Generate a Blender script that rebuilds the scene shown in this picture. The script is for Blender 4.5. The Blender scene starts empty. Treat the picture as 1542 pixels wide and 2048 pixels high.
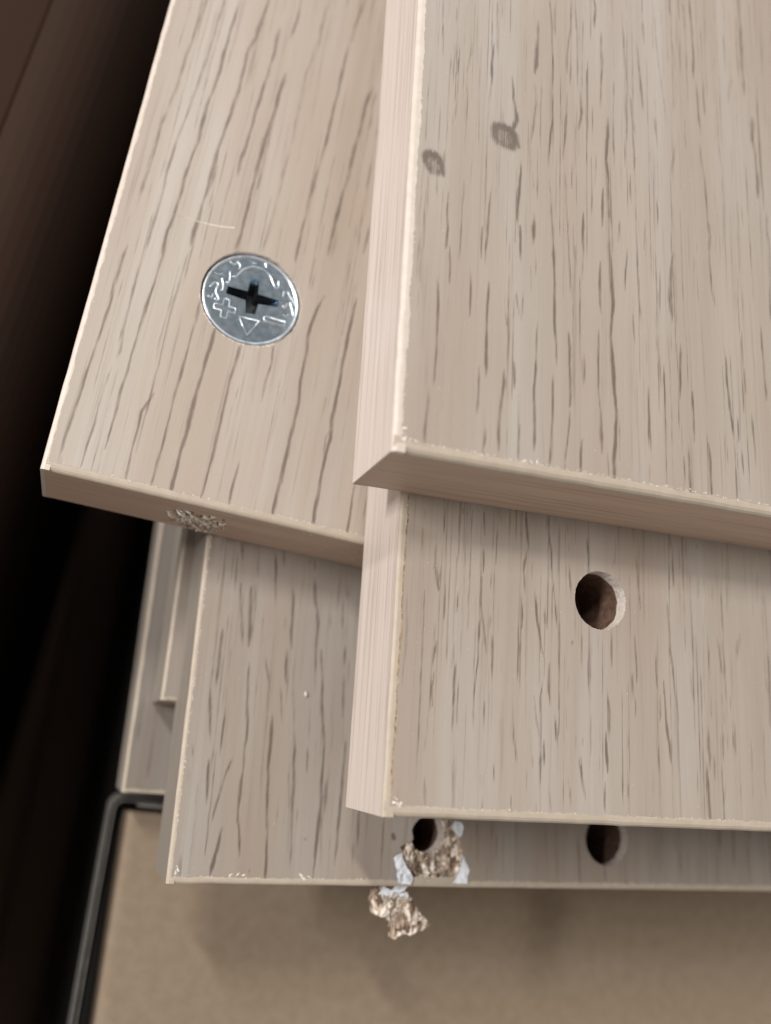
import bpy, math, random
import numpy as np
from mathutils import Vector, Matrix, noise
from mathutils.geometry import delaunay_2d_cdt

sc = bpy.context.scene
col = sc.collection
MM = 0.001

# ---------------------------------------------------------------- camera
cam_data = bpy.data.cameras.new('camera')
cam = bpy.data.objects.new('camera', cam_data)
col.objects.link(cam)
W2C = Matrix(((0.93504737, 0.11055617, 0.33684381), (-0.19469642, 0.95416573, 0.2272907), (-0.29627644, -0.27810985, 0.91371505)))
cam.matrix_world = Matrix.Translation((0, 0, 88.7385 * MM)) @ W2C.transposed().to_4x4()
cam_data.sensor_fit = 'VERTICAL'
cam_data.sensor_height = 36.0
cam_data.lens = 30.676
cam_data.clip_start = 0.005
cam_data.clip_end = 50.0
cam_data.dof.use_dof = True
cam_data.dof.focus_distance = 0.117
cam_data.dof.aperture_fstop = 11.0
sc.camera = cam

# ---------------------------------------------------------------- world, lamps, exposure
world = bpy.data.worlds.new('World')
sc.world = world
world.use_nodes = True
bg = world.node_tree.nodes['Background']
bg.inputs[0].default_value = (1.0, 0.93, 0.86, 1)
bg.inputs[1].default_value = 0.47

def area(name, pos, target, sx, sy, watt, color):
    d = bpy.data.lights.new(name, 'AREA')
    d.shape = 'RECTANGLE'; d.size = sx; d.size_y = sy
    d.energy = watt; d.color = color
    o = bpy.data.objects.new(name, d); col.objects.link(o)
    o.location = pos
    o.rotation_euler = (Vector(target) - Vector(pos)).to_track_quat('-Z', 'Y').to_euler()
    return o
# two windows at the left, one low and one high behind it, and an added dim blue fill lamp far behind
area('low_window_light', (-0.93, 0.17, 0.78), (0.04, -0.01, -0.05), 0.36, 0.08, 14.0, (1.0, 0.97, 0.95))
area('high_window_light', (-0.46, 0.55, 1.10), (0.04, -0.01, -0.05), 0.055, 0.30, 9.6, (1.0, 0.96, 0.92))
area('back_fill_light', (0.10, 1.45, 1.0), (0.04, 0.0, 0.0), 1.1, 0.8, 5.5, (0.80, 0.90, 1.0))
sc.view_settings.view_transform = 'Standard'
sc.view_settings.look = 'None'
sc.view_settings.exposure = 0.0
sc.view_settings.gamma = 1.0
sc.cycles.use_denoising = True

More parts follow.
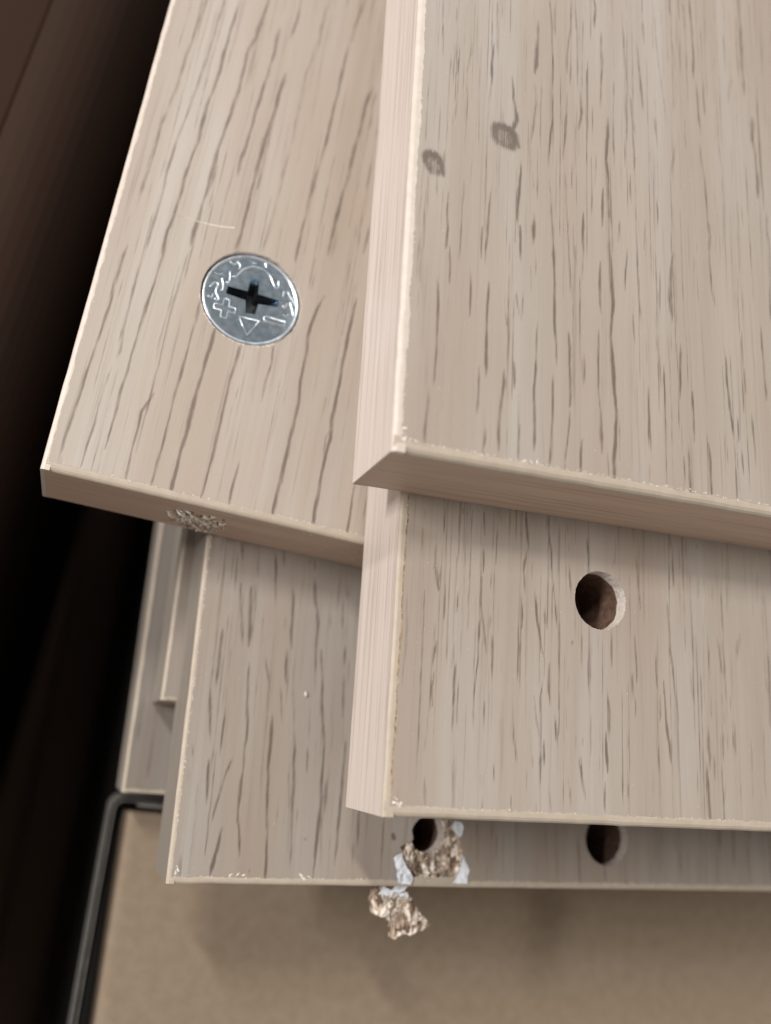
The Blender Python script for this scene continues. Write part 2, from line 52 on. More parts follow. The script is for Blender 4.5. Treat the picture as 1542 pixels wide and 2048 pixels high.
# ---------------------------------------------------------------- measured shapes (millimetres, in each panel's own frame)
STREAKS = {"0": [[0.34,0.5,3.61,60.71,3.79,58.56,3.81,56.18],[0.38,0.35,3.53,64.55,3.58,61.3],[0.35,0.4,5.46,64.08,5.46,61.83],[0.43,0.45,7.7,60.65,7.82,57.46,7.46,54.73],[0.39,0.3,7.32,66.07,7.4,64.02],[0.34,0.55,6,55.2,5.81,53.16],[0.26,0.45,4.96,52.27,4.97,49.94],[0.45,0.5,11.5,67.74,11.57,65.24,11.65,62.36,11.83,59.14],[0.43,0.75,11.16,59.71,10.95,57.19,11.03,54.42],[0.39,0.5,11.03,54.42,10.76,51.16],[0.71,0.65,17.92,66.22,17.85,63.87,17.79,60.92,17.54,58.36],[0.39,0.6,19.65,70.55,19.98,67.44,20.11,64.09,20.23,60.99,20.26,57.68,20.29,54.42,20.32,51.41,20.05,48.74,19.79,46.49,19.72,44.33],[0.4,0.7,20.05,49.33,19.88,47.3,19.77,45.12],[0.53,0.5,17.58,55.51,17.72,52.94,17.64,51.51,17.39,49.45,17.15,47.01],[0.27,0.35,16.98,45.41,17.22,42.59,17.54,39.84],[0.57,0.65,17.7,35.02,17.82,33.4,17.66,31.89],[0.35,0.45,23.78,72.64,23.79,68.27],[0.56,0.5,22.98,66.88,22.5,62.86,22.51,60.35],[0.42,0.6,22.52,55.8,22.44,52.52,22.17,48.43,21.99,45.62],[0.63,0.55,24.7,56.55,24.89,53.95,24.5,51.59],[0.33,0.4,24.3,50.72,24.4,46.76],[0.87,0.8,13.62,47.04,14.55,46.57,14.94,45.72],[0.44,0.75,14.08,55.49,14.32,52.78,14.74,50.74],[0.74,0.75,14.65,50.71,14.95,49.43,14.34,47.66],[0.66,0.3,12.82,49.7,12.86,47.96],[0.56,0.2,9.98,47.01,10.05,44.73],[0.64,0.85,3.61,39.52,4.4,39.03,4.61,38.18],[0.46,0.5,4.76,40.62,4.74,39.14],[0.21,0.45,3.87,37.59,3.97,35.27],[0.35,0.75,5.45,34.62,5.45,32.65,5.63,30.4,5.55,28.27],[0.27,0.4,1.71,31.94,1.72,30.02],[0.24,0.5,2.01,27.67,2.1,25.8],[0.4,0.6,11.44,37.29,11.23,35.21,11.12,33.18,11.11,30.66,10.92,28.3],[0.5,0.8,15.66,41.74,15.53,39.24,15.31,36.57,15.26,34.7],[0.43,0.65,10.23,30.95,10.32,27.96],[0.37,0.75,15.75,32.65,15.81,29.41],[0.35,0.55,19.94,40.93,20.15,38.71,20.26,36.49,20.48,33.2,20.69,30.69],[0.32,0.5,22.39,42.24,22.4,38.99,22.7,36.05,22.9,31.27],[0.36,0.5,23.34,44.27,23.25,41.53],[0.48,0.6,25.07,37.28,25.06,34.45,25.06,31.84],[0.22,0.45,7.56,37.79,7.6,35.25],[0.37,0.3,4.99,47.26,4.92,44.78],[0.37,0.25,7.21,49.36,7.33,46.13],[0.68,0.6,26.96,73.91,27.16,72.21,27,69.73],[0.58,0.55,28.07,67.95,28.15,65.16,28.23,62.2,27.96,59.14,27.88,56.19],[0.75,0.4,28.2,63.89,28.23,62.2,28.13,60.47],[0.56,0.7,29.07,53.71,29.05,51.65,28.83,49.55,28.71,47.31,28.98,44.81,29.05,42.08,29.11,38.22],[0.73,0.6,29.06,53.09,28.98,51.22,28.81,49.55],[0.42,0.6,24.67,55.93,24.77,53.09],[0.3,0.45,26.56,54.92,26.5,50.02],[0.37,0.4,27.12,47.81,27,43.23],[0.41,0.7,28.16,42.01,28.04,39.27,28.03,37.34],[0.46,0.55,34.08,68.67,34.35,66.14,34.51,63.58,34.76,60.66,34.9,57.53],[0.47,0.5,35.25,72.9,35.4,70.05],[0.32,0.5,36.88,56.71,36.94,55.05],[0.48,0.35,37.01,77.92,37.27,75.04,37.49,71.29,37.72,67.81,38.34,62.77,38.68,59.87,38.9,56.53],[0.4,0.5,32.93,58.34,33.07,54.61,33.23,51.98,33.37,48.96,33.33,46.72],[0.34,0.65,32.6,45.5,32.59,41.93],[0.55,0.55,43.73,80.6,43.96,77.65,44.16,74.27,44.13,70.61,43.97,66.74],[0.48,0.65,44.46,65.13,44.58,62.75,44.68,59.95,44.8,57.62],[0.42,0.4,42.2,58.26,42.11,55.88,42.13,53.78],[0.68,0.3,40.29,53.19,39.49,48.39],[0.47,0.5,44.67,54.58,44.89,52.12,45.2,49.5,45.4,46.66,45.46,43.21],[0.68,0.45,45.53,42.42,45.74,40.06,45.5,37.21],[0.42,0.35,47.24,46.58,47.44,37.73],[0.91,0.5,53.45,84.48,53.38,81.32,53.38,77.29,53.29,73.74,53.31,70.29,53.36,67.12],[0.91,0.5,54.68,62.18,54.48,59.01,54.75,56.04,54.9,53.06,54.78,49.62],[0.73,0.4,56.15,46.22,56.14,42.89,56.4,40.08],[0.42,0.3,50.39,83.26,50.45,77.82],[0.76,0.3,50.73,72.11,50.86,68.28,50.32,64.72],[0.35,0.6,36.93,43.19,36.98,41.22,36.93,39.43],[0.47,0.5,34.89,39.06,34.67,35.51],[0.37,0.6,30.74,37.9,30.58,35.57],[0.48,0.65,25.04,37.08,24.98,34.42,25.03,31.83],[0.39,0.4,39.15,38.27,39.06,35.52],[0.69,0.5,29.07,34.59,29.11,32.9],[0.35,0.7,5.61,30.73,5.62,28.45],[0.34,0.75,6.01,27.16,6.17,25.3,6.17,23.41],[0.34,0.45,2,27.82,2.15,26.32,2.17,24.44,2.18,22.58],[0.23,0.3,2.22,20.25,2.55,13.93],[0.4,0.75,4.66,22.02,4.84,19.88,4.85,17.88,4.86,15.9,4.88,13.63,4.83,11.36,4.83,9.6],[0.48,0.75,4.12,7.88,4.11,6.47,3.97,4.58,3.92,2.42,3.97,1.36],[0.34,0.35,6.11,20.85,6.13,16.69],[0.26,0.3,5.81,14.64,5.82,10.6,6.03,5.9,6.32,1.31],[0.32,0.65,10.31,31.14,10.32,28.12],[0.32,0.6,11.08,31.35,10.89,28.98,10.96,26.88],[0.35,0.7,8.98,24.64,9.11,21.92,9.07,19.7],[0.46,0.8,11.5,23.36,11.39,21.1,11.37,19.06,11.36,16.7,11.47,14.56,11.49,12.26],[0.41,0.75,15.65,32.79,15.78,31,15.82,29.03],[0.76,0.7,17.71,34.09,17.65,32.05],[0.3,0.5,17.95,29.96,18.08,27.47],[0.33,0.5,17.37,27.29,17.4,24.99],[0.29,0.5,15.4,23.28,15.71,21.09],[0.33,0.55,16.28,23.31,16.16,20.51],[0.46,0.55,14,20.01,14.39,17.88,14.36,15.69],[0.46,0.75,20.58,31.56,20.7,28.86,20.81,26.19,20.83,23.35,20.85,20.9,21.05,18.35,21.17,15.46],[0.35,0.5,22.79,34.93,22.9,31.07,23.1,27.84,23.19,25.7],[0.35,0.75,15.26,13.54,15.35,11.24],[0.37,0.7,10.51,11.89,10.58,9.8,10.52,8.02,10.43,6.89],[0.33,0.65,18.37,19.81,18.31,17.57,18.31,15.36],[0.46,0.75,18.26,14.84,18.06,10.8,18.1,8.51,18.22,6.25,18.14,3.67],[0.48,0.75,13.85,12.26,13.89,10.62,13.6,8.62,13.4,6.65,13.37,4.73,13.42,2.85],[0.48,0.75,22.94,19.11,23.04,17.4,23.04,15.51,23.14,13.32,23.23,11.15,23.15,10.13],[0.32,0.65,23.07,8.46,22.98,6.8,22.73,4.79,22.48,2.49],[0.36,0.7,20.65,12.99,20.68,9.66,20.62,7.02,20.47,4.4,20.33,1.5],[0.33,0.6,11.65,4.58,11.61,3.16],[0.33,0.6,11.38,2.65,11.34,1.25],[0.38,0.8,16.11,5.55,16.06,3.94,16.02,1.41],[0.43,0.6,24.97,35.53,25.06,32.01],[0.3,0.5,25.31,17.03,25.21,13.74],[0.4,0.8,24.75,4.82,24.57,1.4],[0.25,0.4,2.57,3.09,2.58,1.42],[0.27,0.5,25.04,32.35,24.94,28.65],[0.3,0.5,25.01,16.94,25.01,13.17],[0.29,0.7,24.73,3.5,24.69,1.24],[0.51,0.65,27.69,30.63,27.57,27.84,27.65,25.32,27.73,24.08],[0.42,0.6,27.33,20.6,27.27,16.73,27.28,12.95,27.45,10.77,27.61,8.62,27.69,6.64,27.68,4.98],[0.56,0.6,27.53,9.95,27.64,7.96,27.68,5.64],[0.6,0.85,29.16,33.44,29.32,30.87,29.48,27.95,29.54,25.23,29.39,23.2,29.11,20.82,29.37,18.58,29.49,16.15,29.59,13.75,29.75,11.73,29.91,9.38,29.69,6.66,29.47,3.98,29.49,1.37],[0.3,0.5,30.19,9.94,30.34,7.11,30.3,4.78],[0.41,0.55,31.89,33.79,31.66,31.46,31.51,28.63],[0.41,0.6,33.6,30.46,33.64,27.49,33.77,24.58],[0.32,0.65,32.69,23.97,32.82,20.93],[0.73,0.65,39.26,35.15,38.97,32.76,38.69,30.41,38.71,27.97,38.8,25.75],[0.54,0.5,45.52,37.77,45.5,35.01,45.67,31.94,45.98,29.71],[0.36,0.3,47.36,38.26,47.21,35.25],[0.28,0.4,34.65,20.61,34.69,18.3],[0.39,0.7,34.74,14.08,34.81,11.32,34.75,8.91,34.7,6.87],[0.32,0.65,37.3,17.78,37.35,14.78,37.32,12.15,37.3,9.38],[0.54,0.65,40.09,21.26,39.9,18.86,39.87,16.52,39.76,14.9],[0.45,0.8,41.73,14.76,41.75,11.93,41.83,9.16],[0.52,0.7,47.51,21.01,47.56,18.08,47.74,15.57,47.92,13.27,48.18,10.64],[0.34,0.5,48.18,10.64,48.31,7.68,48.32,4.21,48.25,1.29],[0.54,0.55,53.83,27.12,53.94,23.89,54.03,20.51,54.12,17.18],[0.36,0.3,50.96,31.29,50.79,28.54],[0.44,0.5,50.52,20.53,50.66,17.6],[0.42,0.6,49.01,12.57,49.09,10.45],[0.39,0.6,51.45,13.57,51.59,10.9,51.65,7.01],[0.44,0.75,40.84,7.26,40.84,4.87,40.89,1.35],[0.39,0.65,40.09,5.43,40.07,2.39],[0.41,0.8,44.11,7.82,44.19,5.43,44.19,1.35],[0.42,0.7,49.46,8.05,49.52,5.79],[0.25,0.35,46.72,10.03,46.58,1.72],[0.29,0.65,28.57,3.82,28.64,1.88],[0.27,0.45,34.72,3.86,34.65,1.2],[0.31,0.3,47.12,27.3,47.41,20.99],[0.57,0.4,56.32,40.63,56.14,36.53,55.62,29.27]],"1": [[0.3,0.5,3.45,38.61,3.6,37.56],[0.34,0.5,3.3,35.55,3.34,33.79],[0.22,0.6,1.01,35.76,1.05,33.65],[0.27,0.6,6.22,39.76,6.37,36.53],[0.35,0.5,9,39.82,8.99,38.99],[0.27,0.5,9.22,36.94,9.22,34.59],[0.56,0.6,5.31,33.35,5.33,31.07,5.6,29.37,6.02,28.38],[0.26,0.4,5.85,31.84,6.08,29.08],[0.36,0.85,12.15,38.82,12.26,37.01],[0.31,0.8,12.21,34.46,12.3,31.96],[0.28,0.65,14.17,37.46,14.13,35.63,14.1,33.45],[0.28,0.5,14.58,40.11,14.62,39],[0.24,0.6,15.98,40.32,16.04,38.1],[0.45,0.75,18.51,40.14,18.65,38.1,18.89,36.29],[0.49,0.6,18.63,34.59,18.27,32.54,18.53,29.87],[0.41,0.4,19.56,33.25,19.59,31.8],[0.38,0.6,21.78,40.25,22.03,37.84,22.46,36.22,22.6,33.65,22.84,31.11,23.17,28.62,23.51,25.61],[0.21,0.5,25.02,40.15,25.26,36.22],[0.46,0.75,25.38,33.45,25.61,30.72],[0.25,0.5,25.65,30.36,25.7,29.27],[0.26,0.75,8.66,27.82,8.73,26.28],[0.39,0.5,13.48,31.4,13.43,29.97],[0.23,0.55,13.95,31.82,13.95,28.97,13.95,25.99,13.91,24.42],[0.39,0.6,12.09,29.81,12.07,27.7,12.23,25.97,12.58,24.28,12.96,21.41],[0.38,0.6,13.49,25.42,13.43,24.37],[0.34,0.85,11.91,24.38,11.93,22.84],[0.3,0.65,11.9,22.16,11.9,19.62,11.68,17.92,11.64,16.75,11.52,15.09,11.45,13.12],[0.38,0.75,13.87,22.52,13.95,20.14,13.99,17.78],[0.4,0.75,18.08,27.86,18.22,26.46,18.21,25.22],[0.36,0.75,20.04,29.33,20.28,27.39,20.51,25.64,20.83,24.09,21.06,22.54,21.58,21.02],[0.28,0.5,21.7,19.99,21.72,18.44],[0.44,0.65,22.3,19.53,22.33,17.3,22.55,15.44],[0.4,0.7,21.59,26.65,21.61,25.58],[0.39,0.7,17.68,24.29,17.75,21.53,17.75,19.98,17.74,18.1],[0.37,0.4,5.72,23.56,5.7,22.05],[0.44,0.65,5.84,21.06,5.73,19.71,5.61,18.55],[0.25,0.6,5.78,17.08,5.68,15.44,5.76,13.99],[0.22,0.4,8.16,24.5,8.25,23.15],[0.37,0.75,8.64,17.99,8.63,16.17,8.73,13.89],[0.25,0.5,8.7,12.59,8.78,10.03],[0.3,0.6,13.04,13.89,13.04,11.27],[0.39,0.45,5.31,12.35,5.24,10.44,5.07,8.53],[0.31,0.65,21.35,17.04,21.09,15.33,21.11,14.15],[0.35,0.7,20.31,15.1,20.55,13.1,20.87,11.29],[0.42,0.5,17.21,12.54,17.37,10.25,17.71,7.99],[0.31,0.75,23.37,12.8,23.55,10.8],[0.31,0.7,21.76,9.7,21.79,7.89],[0.42,0.8,21.31,7.87,21.34,6.56],[0.27,0.45,19.73,10.73,20.09,6.82],[0.2,0.5,25.03,14.61,25.05,12.41],[0.45,0.5,25.86,23.71,25.83,22.91],[0.36,0.4,25.4,18.58,25.31,17.2],[0.39,0.7,28.17,37.73,28.39,35.87,28.6,33.65],[0.31,0.5,32.9,37.81,32.78,36.27,32.34,34.69],[0.45,0.5,36.28,36.35,36.47,34.46,36.65,32.2,36.84,29.97],[0.32,0.3,37.3,37.64,37.27,33.41],[0.46,0.6,42.53,39.32,42.56,36.39,42.58,33.49],[0.42,0.55,44.29,40.56,44.28,38.18],[0.38,0.5,46.95,40.13,46.91,39.13],[0.55,0.55,32.16,25.41,32.04,23.23,32.14,21.45],[0.46,0.55,31.48,16.8,31.68,14.73,31.66,11.64],[0.49,0.8,31.14,11.26,31.24,9.24,31.33,7.39],[0.39,0.6,35.88,24.69,36.06,22.53,36.13,19.66],[0.29,0.6,28.4,21.46,28.37,18.64],[0.45,0.6,41.47,29.74,41.72,26.76,41.75,23.98,42.03,22.17,42.19,20.17,42.46,18.02,42.72,15.89,42.9,14.48],[0.4,0.55,39.31,22.83,39.37,19.03],[0.44,0.7,40.62,18.6,40.76,15.75,40.9,12.93,41.28,10.86,41.44,9.13],[0.47,0.55,35.48,19.42,35.56,17.12],[0.3,0.65,35.86,16.09,35.84,14.86],[0.3,0.55,39.92,16.75,39.87,14.62],[0.54,0.4,45.19,20.43,45.33,18.07],[0.5,0.35,46.19,26.09,46.05,22.35],[0.7,0.4,50.08,26.1,50.39,22.74,50.77,21.09],[0.42,0.45,50.86,25.42,51.15,19.45],[0.96,0.35,53.85,26.67,53.48,24.15],[0.67,0.55,47.79,12.67,47.9,10.19,47.95,8.61],[0.49,0.5,47.38,8.23,47.35,4.93],[0.41,0.35,50.41,18.29,50.75,13.58],[0.41,0.5,50.34,12.12,50.28,9.98],[0.51,0.4,52.46,13.69,52.46,10.28],[0.34,0.6,39.54,9.71,39.46,7.99],[0.33,0.5,34.64,11.14,34.72,9.78],[0.33,0.6,33.66,6.68,33.73,4.34],[0.29,0.5,34.48,6.72,34.49,4.38],[0.52,0.6,27.33,8.01,27.43,6.04,27.83,4.09],[0.28,0.4,27.62,10.87,27.62,9.87],[0.53,0.3,52.14,34.65,51.91,30.13],[0.5,0.35,57.78,36.34,57.58,33.12],[0.95,0.3,49.52,34.14,49.43,32.17],[0.56,0.4,46.97,34.61,46.9,32.65],[0.31,0.6,5.29,4.11,5.44,1.38],[0.27,0.45,1.94,3.04,1.93,1.84],[0.29,0.5,13.28,5.58,13.23,4.48],[0.22,0.45,12.74,5.55,12.79,4.3],[0.36,0.6,13.13,2.29,13.13,0.74],[0.37,0.5,14.63,6.28,14.72,5.17],[0.34,0.85,21.23,7.59,21.3,5.49],[0.38,0.5,17.29,10.45,17.82,7.89],[0.31,0.6,22.62,3.95,22.8,2.04],[0.3,0.5,20.76,1.96,20.82,0.86],[0.43,0.6,27.14,7.58,27.44,5.79],[0.31,0.55,25.49,4.88,25.7,3.11],[0.27,0.4,27.65,2.06,27.65,0.94],[0.26,0.4,19.27,6.04,19.31,4.44],[0.27,0.45,20.18,7.86,20.24,6.73],[0.22,0.4,17.11,3.08,17.25,1.51],[0.43,0.65,27.13,7.52,27.43,6.22,27.82,3.96],[0.24,0.4,26.52,10.98,26.52,9.81],[0.28,0.5,27.61,10.88,27.61,10.21],[0.27,0.5,25.78,3.87,25.79,2.58],[0.36,0.6,30.99,4.58,30.88,2.78,30.98,1.48],[0.33,0.6,33.72,5.54,33.7,4.21],[0.29,0.6,34.57,5.24,34.55,4.08],[0.33,0.45,34.6,11.15,34.69,9.96],[0.38,0.6,39.49,9.9,39.45,8.35],[0.48,0.6,40.87,14.16,41.13,11.73,41.39,9.49],[0.63,0.35,38.57,6.44,38.52,4.42],[0.33,0.6,38.26,1.74,38.28,0.75],[0.29,0.5,40.65,1.83,40.68,0.83],[0.67,0.55,47.8,12.5,47.81,10.2],[0.61,0.7,47.53,6.18,47.6,3.78,47.63,0.9],[0.45,0.5,50.36,12.48,50.28,10.7],[0.46,0.5,52.44,13.33,52.42,10.82],[0.31,0.3,50.51,6.32,50.41,4.24],[0.89,0.35,48.75,9.03,48.68,7.28]],"2": [[0.4,0.6,10.27,84.49,10.08,81.96],[0.62,0.7,10.08,81.96,9.89,77.42,9.77,73.32,9.84,69.71,9.54,65.99,9.18,62.62,9.19,59.46,9.2,55.72,8.79,52.18,8.63,49.39,8.64,46.41,8.48,43.1,8.15,39.5,8.11,36.35],[0.61,0.5,7.89,83.27,7.67,79.03,7.62,75.29,7.46,70.89,7.07,66.47,6.8,62.82,6.7,59.62,6.31,56.65,6.05,53.16,5.98,48.9,6.19,44.55,5.99,40.98,5.86,37.21,5.79,34.31],[0.66,0.5,5.19,81.88,4.76,76.23,4.56,72.14,4.36,68.77,4.23,65.16,3.88,60.87,3.41,56.62,3.53,52.7,3.42,48.16,3.14,44.51],[0.7,0.65,14.61,86.71,14.31,82.35,14.03,78.76,13.25,75.66,13.23,72.3,13.33,68.38,12.93,63.01,12.6,58.74,12.4,55.84,12.27,52.7,12.19,49.33,12.06,45.68,11.93,42.68,11.8,39.15],[1.04,0.6,14.39,84.14,14.24,81.97,14.09,79.14],[0.36,0.4,12.8,52.62,12.76,45.36,12.91,41.01],[0.64,0.65,17.25,81.73,17.31,76.93,17.12,72.79,16.81,68.66,16.56,64.3,16.38,59.73,16.08,55.83,16.11,53.05],[0.54,0.6,19.73,89.34,19.77,85.09,19.31,81.35],[0.74,0.3,17.34,88.12,17.04,85.13],[0.74,0.7,19.8,73.36,19.46,69.2,19.38,65.22,19.06,61.2,18.88,58.58,18.69,54.73,18.66,50.1,18.58,45.83,18.46,42.51,18.3,40.1],[0.94,0.6,19.25,64.51,19.06,61.2,18.88,58.58],[0.74,0.4,24.32,91.7,23.96,88.62,23.96,83.63,23.51,79.56,23.08,75.57,23.08,70.84,23.08,66.2,23.07,60.99,22.83,57.07,22.84,52.68,22.66,48.62,22.44,44.9,22.16,41.52],[0.61,0.65,28.98,83.59,28.82,79.3,28.79,75.14,28.55,70.61,28.5,65.92,28.26,61.57,27.88,56.6,27.63,53.35,27.54,49.28,27.39,45.56,27.34,42.17],[0.7,0.5,30.17,94.7,29.37,88.44,29.09,84.71],[0.74,0.65,34.21,77.27,33.62,73.56,33.64,69.83,33.33,66.34,33.08,62.61,33.14,59.7,32.71,56.32,32.52,52.45,32.33,48.64,32.15,44.9],[0.51,0.4,34.24,90.48,34.46,85.16],[0.58,0.7,37.94,51.39,37.76,47.27],[1.12,0.35,32.91,48.55,32.83,44.17],[0.51,0.65,3.24,34.55,3.12,31.47,2.96,28.13,3.11,25.49,2.94,22.78,2.83,19.86,2.62,16.95,2.47,13.84,2.37,10.56,2.17,7.78,2.02,4.82,2.05,3.38],[0.42,0.3,2.17,2.45,2.3,1.06],[0.57,0.45,5.77,35.48,5.68,32.66,5.56,29.04,5.75,26.12,5.68,22.36,5.93,19.28,5.83,18.21],[0.49,0.5,5.38,15.75,5.15,12.88,5.13,9.62,5.11,6.89,4.94,4.41,4.87,1.5],[0.53,0.65,8.33,36.43,8.29,33.32,8.13,30.21,7.87,27.11,7.78,23.31,7.59,19.55,7.56,16.16,7.42,12.8,7.49,9.55,7.35,6.78,7.33,5.43],[0.43,0.45,7,4.48,7.08,1.36],[0.54,0.4,11.74,37.11,11.55,33.36,11.54,30.01],[0.47,0.4,11.03,29.01,10.86,25.4,10.85,21.65,10.96,19.04],[0.49,0.65,14.95,30.07,14.97,27.04,14.82,23.19,14.78,19.97,14.63,16.76,14.49,13.6,14.57,10.56,14.48,7.26,14.34,4.24,14.25,1.05],[0.68,0.8,17.93,26.37,17.76,23.05,17.6,20.31,17.43,17.08,17.26,13.89,17.32,10.82,17.16,7.74,17.05,4.96,16.99,1.01],[0.32,0.4,16.41,5.29,16.36,2.32],[0.54,0.7,11.54,13.76,10.73,11.23,10.78,8.98,10.72,6.23,10.72,3.29,10.82,1.37],[0.55,0.7,22.02,25.22,21.81,21.88,21.49,18.56,21.57,15.15,21.47,11.48,21.43,8.14,21.35,5.09,21.13,1.07],[0.34,0.35,22.98,18.48,22.71,14.95,22.71,11.31],[0.51,0.5,26.67,26.72,26.98,23.76,26.63,20.92,26.64,18.23],[0.48,0.65,25.29,6.88,25.08,4.31,25.09,1.32],[0.61,0.7,31.86,18.14,31.79,14.37,31.76,10.41,31.5,6.46,31.53,2.36],[0.57,0.75,32.65,36.42,32.03,34.23,31.73,31.95,31.53,29.73,31.77,27.26,31.7,24.91,31.67,22.4,31.98,19.61,32.04,17.18,31.94,14.53,31.82,12.1,31.6,9.68,31.53,6.55,31.36,4.01,31.37,0.99],[0.63,0.8,37.88,37.76,37.75,34.82,37.65,31.72,37.58,29.1,37.58,26.1,37.64,23.37,37.51,20.61,37.45,17.5,37.7,14.93,37.45,11.84,37.33,9.23,37.42,6.51,37.33,3.77,37.51,1.14],[0.39,0.4,37.65,16.34,36.98,14.53,37.08,11.74],[0.42,0.45,26.71,27.12,27.05,24.3,26.73,21.93,26.62,20.05,26.6,18.63],[0.51,0.65,42.65,9.02,42.52,6.22,42.71,3.34,42.61,1.01],[0.24,0.5,44.64,6.55,44.75,3.45]],"3": [[0.46,0.5,47.65,9.7,47.88,3.86],[0.42,0.5,50.31,9.79,50.4,7.03],[0.51,0.45,51.19,7.64,51.27,5.09],[0.53,0.4,59.92,9.7,60.36,4.89],[0.73,0.25,62.28,5.94,62.34,0.97],[0.5,0.45,66.45,6.03,66.59,2.02],[0.37,0.4,49.61,3.12,49.68,1.19],[0.42,0.3,52.96,2.79,53.01,1.04],[0.65,0.5,66.17,7.99,66.7,0.95],[0.76,0.45,71.29,3.03,71.54,1.21],[1.08,0.35,85.33,9.37,85.52,6.83],[0.82,0.3,87.94,6.47,88.01,0.59],[0.83,0.3,91.81,7.63,91.69,1.26],[1.05,0.3,80.41,3.8,80.63,2.15],[0.49,0.65,5.04,47.64,5.06,45.56,5.15,42.89],[0.33,0.75,5.39,50.21,5.71,48.15],[0.45,0.6,6.05,43,6.33,40.37,6.81,37.78,7.17,34.4],[0.7,0.75,7.76,42.38,7.93,39.73,8.2,37.12,8.25,34.71],[0.62,0.45,8.31,43.06,8.56,40.62],[0.46,0.5,8.27,49.55,8.49,45.37],[0.42,0.8,11.02,48.43,11.38,45.73,11.6,43.04,11.74,40.98],[0.34,0.6,12.32,49.24,12.52,47.57],[0.51,0.8,14.38,43.16,14.59,40.89,14.74,38.84,14.64,36.98,14.89,34.96],[0.63,0.4,13.55,38.5,13.67,37.28],[0.35,0.6,16.67,48.75,16.64,47.89],[0.57,0.55,17.45,48.64,17.56,47.36],[0.74,0.75,17.76,45.04,17.9,43.37,18.28,41.51],[0.52,0.65,18.54,40.92,18.86,38.45,18.83,36.38,18.91,34.13,19.03,31.5],[0.34,0.5,19.06,30.69,19.22,28.09,18.96,27.47],[0.51,0.7,19.79,33.8,20.12,31.19,20.46,28.39,20.57,25.81,20.85,23.85,21.23,21.72,21.4,19.78,21.46,17.84,21.41,15.92,21.6,12.51],[0.4,0.5,22.9,46.53,23.26,43.36],[0.4,0.65,22.72,41.81,22.84,38.87],[0.43,0.75,23.6,34.78,23.69,32.73],[0.47,0.7,23.73,30.28,23.87,27.66,24.03,25.07],[0.47,0.65,24.76,21.15,24.84,18.81,24.74,16.09,24.84,13.41],[0.35,0.55,24.42,32.59,24.56,30.15],[0.52,0.4,20.79,39.91,20.9,38.66],[0.52,0.75,4.04,35.48,3.99,33.3,3.96,30.94,3.97,28.22],[0.31,0.45,3.05,32.03,3.26,29.32],[0.4,0.35,3.03,39.18,3.2,36.79],[0.46,0.75,14.25,33.28,14.32,31.48,14.51,29.5],[0.45,0.6,11.08,31.98,11.56,30.24,11.92,28.69,11.93,26.53,12,24.78],[0.48,0.65,8.56,30.76,8.77,27.84,8.89,25.71,9.19,23.23,9.33,20.57,9.18,18.3,9.28,16.43,9.24,14.01,9.28,11.85],[0.41,0.65,13.86,27.66,14.14,25.72,14.45,23.6],[0.36,0.5,9.99,28.72,10.12,27.36],[0.37,0.5,15.53,30.78,15.75,28.41,16.12,25.48,16.39,22.57],[0.53,0.7,16.6,21.42,16.81,19.12,16.92,16.83,17.13,14.57,17.33,12.33],[0.36,0.45,16.25,15.28,16.63,12.3],[0.57,0.85,12.94,23.49,13.06,21.19,13.02,18.52,13.05,16.25,13.36,12.16],[0.39,0.7,3.29,26.43,3.48,23.97,3.91,20.23],[0.53,0.8,4.16,16.34,4.27,13.78,4.4,11.79],[0.39,0.75,5.74,23.75,5.66,21.85,5.7,18.84],[0.54,0.65,7.3,16.7,6.86,15.38,6.34,13.15,6.2,11.86],[0.42,0.4,18.72,25.47,18.92,20.79],[0.41,0.6,18.88,18.85,19,16.37],[0.29,0.4,19.95,20.85,20.28,17.01],[0.42,0.5,1.52,18.59,1.69,17.49],[0.26,0.45,1.41,15.1,1.51,13.65],[0.49,0.6,6.36,12.72,6.02,11.44,5.66,9.63,5.5,8.55],[0.64,0.8,7,6.99,6.8,5.39,6.44,3.63,6.12,1.53],[0.54,0.75,9.24,14.5,9.17,12.48,9.13,10.48,9.28,8.68,9.61,7.07,9.93,4.76],[0.51,0.75,13.17,13.39,13.39,11.19,13.61,8.64,13.8,6.47,13.99,3.79,14.14,1.13],[0.48,0.6,17.07,14.32,17.2,11.9,17.32,9.5,17.47,6.76,17.63,3.32],[0.44,0.4,16.37,14.28,16.65,11.32],[0.66,0.75,21.41,16.04,21.53,13.39,21.61,11.14,21.6,8.9,21.45,7.05,21.41,5.22,21.37,3.4],[0.54,0.65,24.62,16.2,24.62,13.53,24.62,10.88,24.62,8.26,24.59,6.03,24.48,3.64],[0.55,0.7,27.78,10.43,27.77,7.79,27.78,6.3],[0.46,0.6,27.22,5.36,27.23,3.33],[0.52,0.6,19.64,6.63,19.67,6.27],[0.34,0.5,11.66,2.15,11.77,1.44],[0.47,0.5,1.73,3.18,1.81,1.46],[0.37,0.4,4.84,9.42,5.34,5.88],[0.36,0.4,18.11,10.26,18.07,8.97],[0.33,0.4,22.56,10.8,22.63,10.05],[0.28,0.35,24.09,3.45,24.21,1.27]]}
SLOT = [[-0.69,3.44],[0.57,3.59],[0.82,1.24],[4.06,1.25],[4.08,0.14],[1.14,-0.38],[1.01,-2.14],[-0.42,-2.4],[-0.79,-0.36],[-3.81,-0.21],[-3.81,1.03],[-0.79,1.21]]
